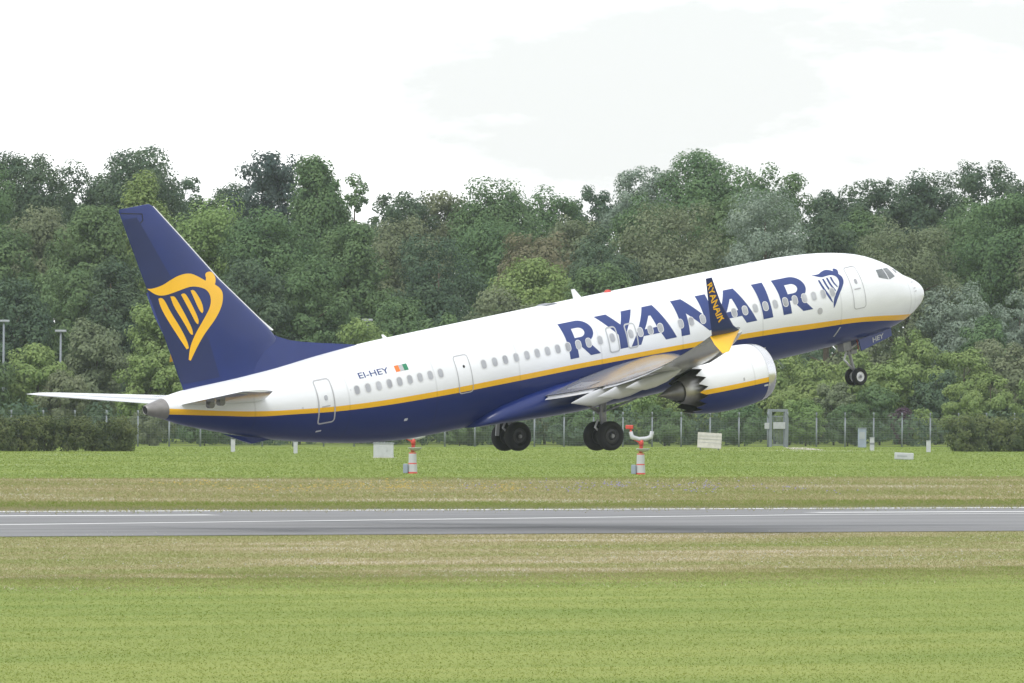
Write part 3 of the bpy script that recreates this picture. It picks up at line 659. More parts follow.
mb = MB(); mb.revolve([(1.93, .16), (1.99, .15), (2.05, .09), (2.07, .001)], (15.9, 0, 0), 'z', 14); part(mb.build('beacon', M['red'], None, True))
mb = MB(); mb.revolve([(1.94, .14), (2.0, .12), (2.02, .001)], (8.75, 0, 0), 'z', 12); part(mb.build('roof_light', M['signwhite'], None, True))
mb = MB(); mb.loft([[(18.5, y, 1.93), (18.75, y, 2.0), (19.1, y, 2.0), (19.3, y, 1.93)] for y in (-.3, .3)]); part(mb.build('roof_fairing', M['wing_dark']))

# airfoil surfaces
def foil(n=14, t=.12):
    U = [.5 * (1 - math.cos(math.pi * i / n)) for i in range(n + 1)]
    th = lambda u: 5 * t * (.2969 * u ** .5 - .1260 * u - .3516 * u * u + .2843 * u ** 3 - .1036 * u ** 4)
    up = [(u, th(u)) for u in U[::-1]]; lo = [(u, -th(u) * .75) for u in U[1:-1]]
    return up + lo
def panel(secs, n=14):
    """secs: (LE point, TE point, thickness direction, thickness ratio)"""
    out = []
    for le, te, nd, t in secs:
        le, te, nd = Vector(le), Vector(te), Vector(nd).normalized(); c = (te - le).length
        out.append([le + (te - le) * u + nd * (v * c) for u, v in foil(n, t)])
    return out
def mir(mb): mb.v = [(x, -y, z) for x, y, z in mb.v]; return mb
Ydir = (0, 1, 0); Zdir = (0, 0, 1)
# fin
FZ = [(1.35, 29.9 + 2.0, 36.28), (2.0, 32.0, 36.45), (2.75, 31.75, 36.63), (3.2, 32.05, 36.75), (3.67, 32.47, 36.86), (5.38, 34.02, 37.30), (7.2, 35.46, 37.77), (8.55, 36.55, 38.11), (8.66, 36.72, 38.10)]
fin_le = lambda z: float(np.interp(z, [a for a, _, _ in FZ], [b for _, b, _ in FZ])); fin_te = lambda z: float(np.interp(z, [a for a, _, _ in FZ], [c for _, _, c in FZ]))
mb = MB(); mb.loft(panel([((le, 0, z), (te - .0, 0, z), Ydir, .095 if z < 8.6 else .05) for z, le, te in FZ], 18))
fin = part(mb.build('vertical_fin', M['blue'], None, True, 40))
mb = MB(); secs = []
for x, h, w in ((28.05, .01, .02), (28.8, .20, .07), (29.7, .42, .12), (30.6, .66, .17), (31.2, .86, .21), (31.7, 1.10, .24), (32.1, 1.36, .26), (32.5, 1.6, .26), (33.2, 1.66, .22), (34.2, 1.5, .12), (35.2, 1.2, .04)):
    b = ft(x) - .10; secs.append([(x, w, b), (x, w * .75, b + h * .5), (x, w * .22, b + h + .08), (x, -w * .22, b + h + .08), (x, -w * .75, b + h * .5), (x, -w, b)])
mb.loft(secs); mb.build('dorsal_fairing', M['blue'], fin, True, 60)
mb = MB(); secs = []
for z, le, te in FZ[4:-1]:
    q = min(1, (te - le) / 4.0); secs.append([(le - .045, .0, z), (le + .10, .05 * q, z), (le + .20, .075 * q, z), (le + .20, -.075 * q, z), (le + .10, -.05 * q, z)])
secs = [[(x - .03 * k, 0, z + .02 * k), (x + .10 * k, .05 * k, z - .04 * k), (x + .2 * k, .075 * k, z - .08 * k), (x + .2 * k, -.075 * k, z - .08 * k), (x + .1 * k, -.05 * k, z - .04 * k)] for x, z, k in ((31.85, 3.09, .25), (32.12, 3.33, .7))] + secs
mb.loft(secs); mb.build('leading_edge', M['signwhite_bright'], fin, True, 60)
def fin_y(x, z):
    le, te = fin_le(z), fin_te(z); c = te - le; u = min(max((x - le) / c, 0.0005), 1); t = .095
    return 5 * t * (.2969 * u ** .5 - .1260 * u - .3516 * u * u + .2843 * u ** 3 - .1036 * u ** 4) * c
def fin_fn(x, z): return Vector((x, fin_y(x, z) + .012, z))
# rudder: a slightly darker hinged panel along the trailing edge, seen as seams
RL = lambda z: fin_le(z) + (fin_te(z) - fin_le(z)) * (.62 + .0 * z)
mb = MB()
rs = [(z, RL(z), fin_te(z)) for z in (1.75, 3.2, 5.38, 7.2, 8.25)]
for s_ in (1, -1):
    vs = []; 
    for z, a, b in rs:
        for i in range(7):
            x = a + (b - .015 - a) * i / 6; vs.append((x, s_ * (fin_y(x, z) + .006), z))
    mb.add(vs, [(j * 7 + i, j * 7 + i + 1, (j + 1) * 7 + i + 1, (j + 1) * 7 + i) for j in range(len(rs) - 1) for i in range(6)])
M['rudder'] = paint('rudder_blue', (0.0035, 0.012, 0.088), 0.34, 0, 0.25, 0.08, 1.0)
mb.build('rudder', M['rudder'], fin, True)
decal('hinge_seam', [[[(37.15, 8.36), (37.12, 8.36), (37.12, 8.1), (37.25, 8.0), (37.27, 8.03), (37.15, 8.13)]], [[(37.15, 8.36), (38.05, 8.52), (38.05, 8.49), (37.15, 8.33)]]], M['black'], fin, fn=fin_fn, dz=.2, dx=0)
HARP = [[[(37.34,5.54),(37.12,5.50),(36.65,5.56),(36.3,5.70),(35.87,5.83),(35.4,5.83),(35.06,5.65),(34.74,5.43),(34.69,5.52),(34.72,5.66),(34.62,5.74),(34.36,5.73),(34.23,5.57),(34.24,5.38),(34.33,5.22),(34.15,5.09),(34.03,4.89),(34.08,4.62),(34.2,4.36),(34.53,3.96),(35.12,3.48),(35.51,3.05),(35.87,2.57),(35.95,2.62),(35.84,3.06),(35.54,3.52),(35.05,4.04),(34.70,4.44),(34.61,4.8),(34.75,5.10),(35.13,5.27),(35.49,5.33),(36.05,5.24),(36.62,5.16),(37.0,5.24)]],
  [[(36.91,5.09),(36.79,5.12),(36.66,5.01),(36.46,4.5),(36.11,3.84),(35.9,3.28),(35.88,3.05),(35.98,3.02),(36.19,3.4),(36.67,4.31),(36.87,4.79)]],
  [[(36.39,5.09),(36.25,5.09),(36.15,4.99),(35.85,4.32),(35.62,3.73),(35.63,3.52),(35.74,3.54),(35.95,4.04),(36.3,4.7)]],
  [[(35.92,5.09),(35.8,5.13),(35.68,5.05),(35.41,4.4),(35.29,4.01),(35.35,3.87),(35.44,3.93),(35.64,4.44)]],
  [[(35.48,5.17),(35.37,5.19),(35.25,5.08),(35.05,4.65),(35.03,4.34),(35.1,4.25),(35.2,4.34),(35.35,4.77)]]]
decal('harp_emblem', [[smooth_loop(l) for l in q] for q in HARP], M['yellow'], fin, fn=fin_fn, dz=.4, dx=.3)
# horizontal stabilizers
for sg in (1, -1):
    S = [((33.1, .55, .62), (36.9, .55, 1.06)), ((33.35, .95, .68), (36.95, .95, 1.11)), ((37.05, 6.75, 1.55), (38.55, 6.75, 1.77)), ((37.5, 7.1, 1.64), (38.62, 7.1, 1.81))]
    mb = MB(); mb.loft(panel([(a, b, Zdir, .085) for a, b in S], 14))
    if sg < 0: mir(mb)
    st = part(mb.build('horizontal_stabilizer', M['stab'], None, True, 40))
    mb = MB(); E1, E2 = ((35.75, 1.0, .968), (36.97, 1.0, 1.115)), ((38.0, 6.5, 1.655), (38.53, 6.5, 1.735))
    mb.loft([[Vector(a) + Vector((0, 0, .075 * k)), Vector(b) + Vector((.03, 0, .0)), Vector(a) - Vector((0, 0, .075 * k))] for (a, b), k in ((E1, 1.5), (E2, .8))])
    if sg < 0: mir(mb)
    mb.build('elevator', M['wing'], st)
    if sg > 0:
        for (x, y, z) in ((36.6, 2.0, 1.0), (36.95, 3.2, 1.15)):
            mb = MB(); mb.revolve([(-.12, .001), (-.12, .13), (.12, .13), (.12, .001)], (x, y, z), 'y', 12); mb.build('balance_weight', M['hot_dark'], st, True, 40)
# wings
def wz(y): return -1.27 + .07 * min(1, (y - 1) / 4) + .05 * (y - 2) + .0083 * (y - 2) ** 2
def wing_le(y): return 13.9 + (y - 1.6) * .62 if y < 5.0 else 16.0 + (y - 5.0) * (23.15 - 16.0) / (17.3 - 5.0)
def wing_te(y): return 21.0 + .02 * (y - 1.6) if y < 5.6 else 21.08 + (y - 5.6) * (24.50 - 21.08) / (17.3 - 5.6)
for sg in (1, -1):
    secs = []
    for y in (1.2, 2.0, 3, 4, 5.0, 5.6, 7, 8.5, 10, 11.5, 13, 14.5, 16, 17.2):
        c = wing_te(y) - wing_le(y); inc = .035 * (1 - y / 17.3) 
        secs.append(((wing_le(y), y, wz(y) + c * inc + .06), (wing_te(y), y, wz(y)), Zdir, float(np.interp(y, [1.2, 5, 17.2], [.14, .12, .10]))))
    mb = MB(); mb.loft(panel(secs, 16))
    if sg < 0: mir(mb)
    wg = part(mb.build('wing', M['wing'], None, True, 40))
    # leading edge slat strip
    mb = MB(); ss = []
    for y in (6.2, 9, 12, 15, 16.9):
        c = wing_te(y) - wing_le(y); inc = .035 * (1 - y / 17.3); le = Vector((wing_le(y), y, wz(y) + c * inc + .06))
        ss.append([le + Vector((-.16, 0, -.10)), le + Vector((-.05, 0, .05)), le + Vector((.22, 0, .115)), le + Vector((.12, 0, -.02)), le + Vector((.05, 0, -.15))])
    mb.loft(ss)
    if sg < 0: mir(mb)
    mb.build('slat', M['metal'], wg, True, 50)
    def wing_top(y, u):
        c = wing_te(y) - wing_le(y); inc = .035 * (1 - y / 17.3); t = float(np.interp(y, [1.2, 5, 17.2], [.14, .12, .10]))
        return Vector((wing_le(y) + c * u, y, wz(y) + (c * inc + .06) * (1 - u) + c * 5 * t * (.2969 * u ** .5 - .1260 * u - .3516 * u * u + .2843 * u ** 3 - .1036 * u ** 4) + .012))
    for (ya, yb) in ((2.6, 4.2), (6.3, 7.7), (7.8, 9.2), (9.3, 10.7)):
        mb = MB(); c_ = lambda y: .68 if y > 5 else .80; e_u = lambda y: .86 if y > 5 else .91
        V = [wing_top(y, u) for y in np.linspace(ya, yb, 4) for u in np.linspace(c_(ya), e_u(ya), 4)]
        V += [v - Vector((0, 0, .03)) for v in V]
        F = [(i * 4 + k, i * 4 + k + 1, (i + 1) * 4 + k + 1, (i + 1) * 4 + k) for i in range(3) for k in range(3)]
        F += [(16 + 3 + 4 * i, 16 + 3 + 4 * (i + 1), 3 + 4 * (i + 1), 3 + 4 * i) for i in range(3)]
        mb.add(V, F)
        if sg < 0: mir(mb)
        mb.build('spoiler', M['spoiler'], wg)
    # flaps, run out and drooped for take-off
    for (y0, y1, ch) in ((2.1, 5.35, 1.05), (6.0, 12.3, .80)):
        mb = MB(); ss = []
        for y in np.linspace(y0, y1, 5):
            k = ch * (1 - .25 * (y - y0) / (y1 - y0) if y0 > 5 else 1); x = wing_te(y); z = wz(y)
            ss.append(((x - .62 * k, y, z + .03), (x + .06 * k, y, z - .05 * k), (0.2, 0, 1), .12))
        mb.loft(panel(ss, 8))
        if sg < 0: mir(mb)
        fp = mb.build('flap', M['flap'], wg, True, 40)
        mb = MB(); ss = []
        for y in np.linspace(y0 + .1, y1 - .1, 5):
            k = ch * (1 - .25 * (y - y0) / (y1 - y0) if y0 > 5 else 1); x = wing_te(y) + .03 * k; z = wz(y) - .05 * k
            ss.append(((x, y, z - .015), (x + .22 * k, y, z - .09 * k), (0.3, 0, 1), .14))
        mb.loft(panel(ss, 6))
        if sg < 0: mir(mb)
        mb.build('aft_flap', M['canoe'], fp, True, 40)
    mb = MB(); ss = []
    for y in (12.6, 15.8):
        x = wing_te(y); z = wz(y); ss.append(((x - .38, y, z + .03), (x + .015, y, z - .01), Zdir, .14))
    mb.loft(panel(ss, 6))
    if sg < 0: mir(mb)
    mb.build('aileron', M['flap'], wg, True, 40)
    for (y, xt, zt, s_) in ((5.5, 22.5, -1.30, 1.1), (7.5, 22.72, -1.04, 1.0), (9.6, 22.95, -.67, .92)):
        mb = MB(); xe = xt - 3.0 * s_; ss = []
        for u in (0, .06, .15, .3, .5, .68, .8, .9, .97, 1):
            r = (math.sin(math.pi * min(1, u / .62) / 2) ** .8 if u < .62 else max(.03, 1 - ((u - .62) / .38) ** 1.3)); x = xe + (xt - xe) * u
            zt_ = wz(y) - .05 if u < .6 else wz(y) - .05 + (zt - wz(y) + .05) * ((u - .6) / .4); zb_ = zt_ - .54 * s_ * r - .02; 
            if u > .6: zb_ = min(zb_, zt_ - .03)
            w = .155 * s_ * max(r, .05); cz_ = (zt_ + zb_) / 2; hz = (zt_ - zb_) / 2
            ss.append([(x, y + w * math.cos(q), cz_ + hz * math.sin(q)) for q in [2 * math.pi * k / 14 for k in range(14)]])
        mb.loft(ss)
        if sg < 0: mir(mb)
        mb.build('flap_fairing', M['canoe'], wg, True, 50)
    # split winglet
    up = [((23.15, 17.2, 1.47), (24.50, 17.2, 1.44), Zdir, .10), ((23.32, 17.36, 1.52), (24.58, 17.36, 1.50), (0, -.5, 1), .09), ((23.62, 17.48, 1.72), (24.66, 17.48, 1.70), (0, -1, .5), .085), ((24.30, 17.78, 2.7), (24.86, 17.78, 2.7), (0, -1, .25), .08), ((24.68, 17.96, 3.66), (24.97, 17.96, 3.66), (0, -1, .2), .08)]
    mb = MB(); mb.loft(panel(up, 10))
    if sg < 0: mir(mb)
    wl = part(mb.build('winglet', M['blue'], None, True, 40))
    lo = [((23.15, 17.22, 1.46), (24.55, 17.22, 1.44), (0, 1, .6), .09), ((23.65, 17.45, 1.15), (24.58, 17.45, 1.15), (0, 1, .45), .09), ((24.15, 17.72, .82), (24.48, 17.72, .80), (0, 1, .4), .08)]
    mb = MB(); mb.loft(panel(lo, 10))
    if sg < 0: mir(mb)
    mb.build('lower_strake', M['yellow'], wl, True, 40)
    if sg > 0:
        def wl_fn(u, v):       # reading downwards along the outer face of the winglet
            z = 3.42 - 1.50 * u; q = (1.72, 2.7, 3.66); y = float(np.interp(z, q, (17.48, 17.78, 17.96))); le = float(np.interp(z, q, (23.62, 24.30, 24.68))); te = float(np.interp(z, q, (24.66, 24.86, 24.97))); k = (z - 1.72) / 1.94
            x = le + (te - le) * (.93 - .30 * u - (.60 - .12 * u) * v); return Vector((x, y + .03 * (te - le) + .018, z + .08 * v))
        text_on('title_lettering', 'RYANAIR', wl_fn, M['yellow'], wl, .02)
# engines
EY, EZ = 4.83, -1.69
for sg in (1, -1):
    n = 72; y0 = EY * sg
    prof = [(12.83, 1.02), (13.05, 1.10), (13.45, 1.165), (14.1, 1.21), (14.9, 1.205), (15.5, 1.155), (15.98, 1.085)]
    mb = MB(); V = []
    zoff = lambda a: EZ - .012 * (a - 13)
    for i, (a, r) in enumerate(prof):
        for k in range(n):
            q = 2 * math.pi * k / n; V.append((a, y0 + r * math.cos(q), zoff(a) + r * math.sin(q)))
    for k in range(n):   # chevrons
        q = 2 * math.pi * k / n; ph = (k % 4); a = 16.18 + (.38 if ph == 2 else .19 if ph in (1, 3) else 0); r = 1.085 - (a - 15.98) * .19
        V.append((a, y0 + r * math.cos(q), zoff(a) + r * math.sin(q)))
    nr = len(prof) + 1; off_ = len(V)
    for i in range(nr):      # inner skin
        for k in range(n):
            x, y, z = V[i * n + k]; zc_ = zoff(x); s_ = .965 if i < nr - 1 else .985
            V.append((x, y0 + (y - y0) * s_, zc_ + (z - zc_) * s_))
    Fo = [(i * n + k, i * n + (k + 1) % n, (i + 1) * n + (k + 1) % n, (i + 1) * n + k) for i in range(nr - 1) for k in range(n)]
    Fi = [tuple(off_ + q for q in f[::-1]) for f in Fo]
    Fe = [((nr - 1) * n + k, (nr - 1) * n + (k + 1) % n, off_ + (nr - 1) * n + (k + 1) % n, off_ + (nr - 1) * n + k) for k in range(n)]
    mb.add(V, Fo, 0); mb.f += Fi + Fe; mb.mi += [1] * (len(Fi) + len(Fe))
    eng = part(mb.build('engine', [M['nacelle'], M['hot_dark']], None, True, 35, False))
    mb = MB(); mb.revolve([(13.28, 1.150), (13.05, 1.108), (12.90, 1.07), (12.80, 1.02), (12.77, .97), (12.82, .92), (13.05, .89), (13.6, .88)], (0, y0, EZ), 'x', 48); mb.build('inlet_lip', M['metal'], eng, True, 60)
    mb = MB(); mb.revolve([(13.75, .87), (13.75, .3), (13.45, .18), (13.3, .01)], (0, y0, EZ), 'x', 32); mb.build('fan', M['wing_dark'], eng, True, 40)
    mb = MB(); zz = EZ - .13
    mb.revolve([(14.9, 1.03), (14.95, .84), (15.5, .80), (16.0, .70), (16.45, .56), (16.80, .46), (16.82, .43), (16.6, .41), (16.3, .40)], (0, y0, zz), 'x', 40); mb.build('exhaust_nozzle', M['hot'], eng, True, 50)
    mb = MB(); mb.revolve([(16.3, .38), (16.78, .375), (17.05, .30), (17.4, .17), (17.72, .05), (17.85, .01)], (0, y0, zz), 'x', 32); mb.build('exhaust_plug', M['hot_dark'], eng, True, 60)
    mb = MB(); ss = []
    for x, t, b, w in ((13.6, -.62, -.80, .05), (14.4, -.42, -.75, .16), (15.6, -.35, -.85, .20), (16.8, -.55, -1.15, .20), (18.0, -.85, -1.22, .16), (18.9, -1.0, -1.15, .04)):
        ss.append([(x, y0 + w, b), (x, y0 + w, t - .04), (x, y0 + w * .3, t), (x, y0 - w * .3, t), (x, y0 - w, t - .04), (x, y0 - w, b)])
    mb.loft(ss); mb.build('pylon', M['wing'], eng, True, 40)
    if sg > 0:
        mb = MB()
        for x, z, w, h, mi in ((13.42, -2.14, .20, .035, 0), (13.25, -2.13, .035, .05, 0), (12.0, 0, 0, 0, 0)):
            if w == 0: continue
            yy = math.sqrt(max(.01, 1.165 ** 2 - (z - EZ) ** 2)) + .012
            mb.add([(x - w / 2, y0 + yy, z - h), (x + w / 2, y0 + yy, z - h), (x + w / 2, y0 + yy + .01, z + h), (x - w / 2, y0 + yy + .01, z + h)], [(0, 1, 2, 3)])
        mb.build('nacelle_marking', M['signwhite'], eng)
        mb = MB(); yy = math.sqrt(1.205 ** 2 - (.12) ** 2) + .01
        mb.add([(14.5, y0 + yy, -1.78), (14.58, y0 + yy, -1.78), (14.58, y0 + yy, -1.66), (14.5, y0 + yy, -1.66)], [(0, 1, 2, 3)]); mb.build('latch', M['outline'], eng)
# landing gear
def wheel(parent, x, y, z, r, w, out, hub):
    mb = MB(); hw = w / 2; rr_ = r - w * .42
    prof = [(-hw * .72, r * .56), (-hw * .98, r * .68), (-hw, r * .80), (-hw * .86, r * .93), (-hw * .5, r * .99), (0, r), (hw * .5, r * .99), (hw * .86, r * .93), (hw, r * .80), (hw * .98, r * .68), (hw * .72, r * .56), (hw * .3, r * .52), (-hw * .3, r * .52)]
    mb.revolve(prof, (x, y, z), 'y', 40, close=True); t = mb.build('tyre', M['tyre'], parent, True, 60)
    mb = MB(); mb.revolve([(-hw * .62, .001), (-hw * .62, r * .20), (-hw * .8, r * .24), (-hw * .5, r * .30), (-hw * .45, r * .46), (-hw * .7, r * .57), (hw * .7, r * .57), (hw * .45, r * .46), (hw * .5, r * .30), (hw * .8, r * .24), (hw * .62, r * .20), (hw * .62, .001)], (x, y, z), 'y', 24)
    mb.build('hub', hub, t, True, 35)
for sg in (1, -1):
    y = 2.94 * sg; zg = -3.112; G = 19.27
    mb = MB(); mb.tube([(G - .25, y * 1.01, -1.3), (G - .1, y, -2.3), (G - .08, y, -2.65)], [.15, .14, .13], 14); mb.tube([(G - .08, y, -2.6), (G, y, -3.13)], [.09, .09], 12)
    gear = part(mb.build('main_landing_gear', M['strut'], None, True, 50))
    mb = MB(); mb.tube([(G, y - .62, zg), (G, y + .62, zg)], .075, 12); mb.build('axle', M['strut'], gear, True, 50)
    for s_ in (-1, 1): wheel(gear, G, y + .43 * s_, zg, .565, .40, s_, M['hub'])
    mb = MB(); mb.tube([(G - .1, y, -2.35), (G - .3, y - sg * 1.5, -1.75)], .06, 10); mb.tube([(G - .1, y, -2.2), (G + .9, y - sg * .25, -1.55)], .055, 10); mb.build('side_brace', M['strut'], gear, True)
    mb = MB(); mb.tube([(G + .15, y, -2.45), (G + .34, y, -2.72), (G + .1, y, -3.0)], .045, 8); mb.build('torsion_link', M['hub_light'], gear, True)
    mb = MB(); mb.box((G - .62, y + sg * .50, -2.02), (1.30, .60, .06), Matrix.Rotation(math.radians(9), 3, 'Y') @ Matrix.Rotation(math.radians(12 * sg), 3, 'X'), bev=.012); mb.build('gear_door', M['wing_dark'], gear)
    mb = MB()
    if sg > 0: mb.box((G + .12, y + .1, -1.72), (.62, .10, .34), Matrix.Rotation(math.radians(6), 3, 'Y'), bev=.02)
    else: mb.box((G + .62, y + .05, -2.62), (.16, .06, .72), Matrix.Rotation(math.radians(-14), 3, 'Y'), bev=.012)
    mb.build('brace_panel', M['canoe'], gear)
zn = -3.265; X0 = 4.30
mb = MB(); mb.tube([(X0 + .33, 0, -1.6), (X0 + .18, 0, -2.35)], [.12, .11], 12); mb.tube([(X0 + .18, 0, -2.3), (X0 + .02, 0, zn)], [.07, .065], 12)
ng = part(mb.build('nose_landing_gear', M['strut'], None, True, 50))
mb = MB(); mb.tube([(X0, -.34, zn), (X0, .34, zn)], .05, 10); mb.build('axle', M['strut'], ng, True)
for s_ in (-1, 1): wheel(ng, X0, .215 * s_, zn, .35, .20, s_, M['hub_light'])
mb = MB(); mb.tube([(X0 + .22, 0, -2.1), (X0 + .48, 0, -2.5), (X0 + .12, 0, -2.95)], .045, 8); mb.tube([(X0 + .2, 0, -2.2), (X0 - .6, 0, -1.8)], .05, 8); mb.build('drag_brace', M['hub_light'], ng, True)
mb = MB(); mb.box((X0 + .05, .0, -2.26), (.30, .34, .18), bev=.03); mb.box((X0 + .42, .05, -1.98), (.42, .40, .38), bev=.03); mb.build('steering_unit', M['strut'], ng)
mb = MB(); mb.tube([(X0 - .05, .30, -1.75), (X0 - .07, .30, -2.2)], .018, 6); mb.build('tow_pin_flag', M['red'], ng)
for s_ in (1, -1):
    mb = MB(); V = [(2.50, .36, -1.58), (4.32, .50, -1.80), (4.30, .58, -2.24), (2.58, .44, -1.92)]
    V = [Vector((x, y * s_, z)) for x, y, z in V]
    mb.add(V + [v + Vector((0, -.05 * s_, 0)) for v in V], [(0, 1, 2, 3), (7, 6, 5, 4), (0, 4, 5, 1), (1, 5, 6, 2), (2, 6, 7, 3), (3, 7, 4, 0)])
    mb.build('gear_door', M['blue'], ng)
def door_fn(u, v):
    x = 3.64 - .62 * u; k = (x - 2.50) / 1.82
    top = Vector((x, .36 + .14 * k, -1.58 - .22 * k)); bot = Vector((x, .44 + .14 * k, -1.93 - .33 * k)); q = .74 - .46 * v
    p = top + (bot - top) * q; return p + Vector((-.04 * v, .012, 0))
text_on('registration_letters', 'HEY', door_fn, M['signwhite'], ng, .03)

# ------------------------------------------------------------------ the fence with its gate
def fence_pt(px, b=0.0):
    D = behind(px, b); p = at_depth(px, HORIZON, D); p.z = 0; return p
PX0, PX1, GX0, GX1 = -150, 1180, 769.5, 786.5
def fence_run(pxa, pxb, label):
    a, b = fence_pt(pxa), fence_pt(pxb); Lf = (b - a).length; n = max(1, round(Lf / 3.05)); u = (b - a) / Lf
    fo = empty('mesh_fence', a, label, 'fence'); H = 2.45
    for i in range(n + 1):
        p = u * (Lf * i / n); mb = MB(); mb.tube([p + Vector((0, 0, -.05)), p + Vector((0, 0, H))], .075, 8)
        nn = Vector((-u.y, u.x, 0))
        for s_ in (-1, 1): mb.tube([p + Vector((0, 0, H - .03)), p + nn * .22 * s_ + u * .20 * s_ + Vector((0, 0, H + .40))], .05, 6)
        mb.build('post', M['galv'], fo, True)
    V = []; F = []
    def bar(p, q, w):
        t = (q - p).normalized(); s1 = t.cross(Vector((u.y, -u.x, 0))).normalized() * w / 2; s2 = Vector((u.y, -u.x, 0)) * w / 2; i = len(V)
        V.extend([p + s1, p - s1 * .5 + s2, p - s1 * .5 - s2, q + s1, q - s1 * .5 + s2, q - s1 * .5 - s2]); F.extend([(i, i + 1, i + 4, i + 3), (i + 1, i + 2, i + 5, i + 4), (i + 2, i, i + 3, i + 5)])
    for k in range(13): bar(Vector((0, 0, .06 + .195 * k)), u * Lf + Vector((0, 0, .06 + .195 * k)), .030 if k not in (0, 6, 12) else .045)
    for k in range(int(Lf / .16)): p = u * (.16 * k); bar(p + Vector((0, 0, .05)), p + Vector((0, 0, 2.41)), .016)
    nn = Vector((-u.y, u.x, 0))
    for s_ in (-1, 1):
        for h_ in (.14, .27, .40):
            o_ = nn * .22 * s_ * h_ / .4 + u * .2 * s_ * h_ / .4 + Vector((0, 0, H + h_ - .01)); bar(o_, u * Lf + o_, .02)
    me = bpy.data.meshes.new('wire_mesh'); me.from_pydata([tuple(v) for v in V], [], F); link_mesh('wire_mesh', me, M['wire'], fo)
fence_run(PX0, GX0 - 1.5, 'long grey mesh fence with Y topped posts reaching left from the gate')
fence_run(GX1 + 1.5, PX1, 'shorter grey mesh fence with Y topped posts to the right of the gate')
g0, g1 = fence_pt(GX0 + .5), fence_pt(GX1 - .5); gu = (g1 - g0).normalized(); gl = (g1 - g0).length
gt = empty('gate', g0, 'tall grey metal gate frame with white signs in the fence', 'gate')
for p in (Vector((0, 0, 0)), gu * gl):
    mb = MB(); mb.box(p + Vector((0, 0, 1.55)), (.30, .26, 3.15), Matrix.Rotation(YAW, 3, 'Z'), bev=.02); mb.build('gate_post', M['galv'], gt)
mb = MB(); mb.box(gu * gl / 2 + Vector((0, 0, 3.02)), (gl, .2, .22), Matrix.Rotation(YAW, 3, 'Z'), bev=.02); mb.build('top_bar', M['galv'], gt)
mb = MB()
for z in (.15, 2.55): mb.box(gu * gl / 2 + Vector((0, 0, z)), (gl - .3, .06, .08), Matrix.Rotation(YAW, 3, 'Z'))
for k in range(9): mb.box(gu * (.25 + (gl - .5) * k / 8) + Vector((0, 0, 1.35)), (.03, .03, 2.36), Matrix.Rotation(YAW, 3, 'Z'))
mb.build('gate_leaf', M['galv'], gt)
nv = Vector((gu.y, -gu.x, 0))
mb = MB(); mb.box(gu * gl * .52 + nv * .16 + Vector((0, 0, 1.78)), (1.25, .04, .55), Matrix.Rotation(YAW, 3, 'Z'), bev=.01); mb.build('sign', M['signwhite'], gt)
mb = MB(); mb.box(gu * -.42 + nv * .16 + Vector((0, 0, 1.75)), (.48, .04, .50), Matrix.Rotation(YAW, 3, 'Z'), bev=.01); mb.build('sign', M['signwhite'], gt)

# ------------------------------------------------------------------ small things on the grass
def stand(px, py):
    p = ground(px, py); p.z = 0; return p, (Vector((p.x, p.y, 0)).length) / FPX
FACE = Matrix.Rotation(0, 3, 'Z')
p, s = stand(709.5, 450.3)
e = empty('notice_board', p, 'pale weathered board leaning low in front of the fence', 'board')
mb = MB(); mb.box((0, 0, .16 + 15.5 * s / 2), (24 * s, .10, 15.5 * s), Matrix.Rotation(math.radians(3), 3, 'Y') @ Matrix.Rotation(math.radians(-8), 3, 'X'), bev=.015); mb.build('panel', M['beige'], e)
for k in (-1, 1):
    mb = MB(); mb.box((k * 9 * s, .16, .4), (.1, .1, .86), bev=.01); mb.build('leg', M['galv'], e)
mb = MB()
for k in range(4): mb.box((0, -.08, .32 + 3.6 * s * k), (23 * s, .02, .02), Matrix.Rotation(math.radians(3), 3, 'Y'))
mb.build('batten', M['cabinet'], e)
p, s = stand(383.5, 458.0)
e = empty('equipment_cabinet', p, 'white box shaped cabinet on the grass below the rear fuselage', 'cabinet')
mb = MB(); mb.box((0, 0, 7.4 * s), (20 * s, 13 * s, 14 * s), bev=.03); mb.build('housing', M['signwhite'], e)
mb = MB(); mb.box((0, 0, 14.8 * s), (21.5 * s, 14.5 * s, .9 * s), bev=.02); mb.build('lid', M['cabinet'], e)
mb = MB(); mb.box((0, 0, .03), (21 * s, 14 * s, .10)); mb.build('plinth', M['beige'], e)
mb = MB(); mb.box((0, -6.6 * s, 7 * s), (9 * s, .02, 11 * s), bev=.005); d_ = mb.build('door', M['signwhite'], e)
mb = MB(); mb.box((3.5 * s, -6.8 * s, 7 * s), (.03, .03, .14)); mb.build('handle', M['wing_dark'], d_)
p, s = stand(904, 459.6)
e = empty('concrete_slab', p, 'low white concrete block lying on the grass right of the gate', 'slab')
mb = MB(); mb.box((0, 0, 3.4 * s), (19 * s, 9 * s, 6.8 * s), Matrix.Rotation(math.radians(2), 3, 'Y'), bev=.05); mb.build('block', M['signwhite'], e)
mb = MB(); mb.box((-2 * s, -4.7 * s, 3.6 * s), (10 * s, .02, 1.5 * s), Matrix.Rotation(math.radians(2), 3, 'Y')); mb.build('groove', M['cabinet'], e)
def marker(px, py, hpx, wpx, label, cap):
    p, s = stand(px, py); e = empty('marker_post', p, label, 'marker post', 'white marker posts along the fence')
    w = wpx * s
    mb = MB(); mb.box((0, 0, hpx * s / 2), (w, w * .7, hpx * s), bev=.02); mb.build('post', M['signwhite'], e)
    if cap:
        mb = MB(); mb.box((0, 0, hpx * s * .55), (w * 1.06, w * .76, hpx * s * .16)); mb.build('band', M['wing_dark'], e)
    mb = MB(); mb.box((0, 0, hpx * s + .02), (w * 1.15, w * .85, .05), bev=.01); mb.build('cap', M['signwhite'], e)
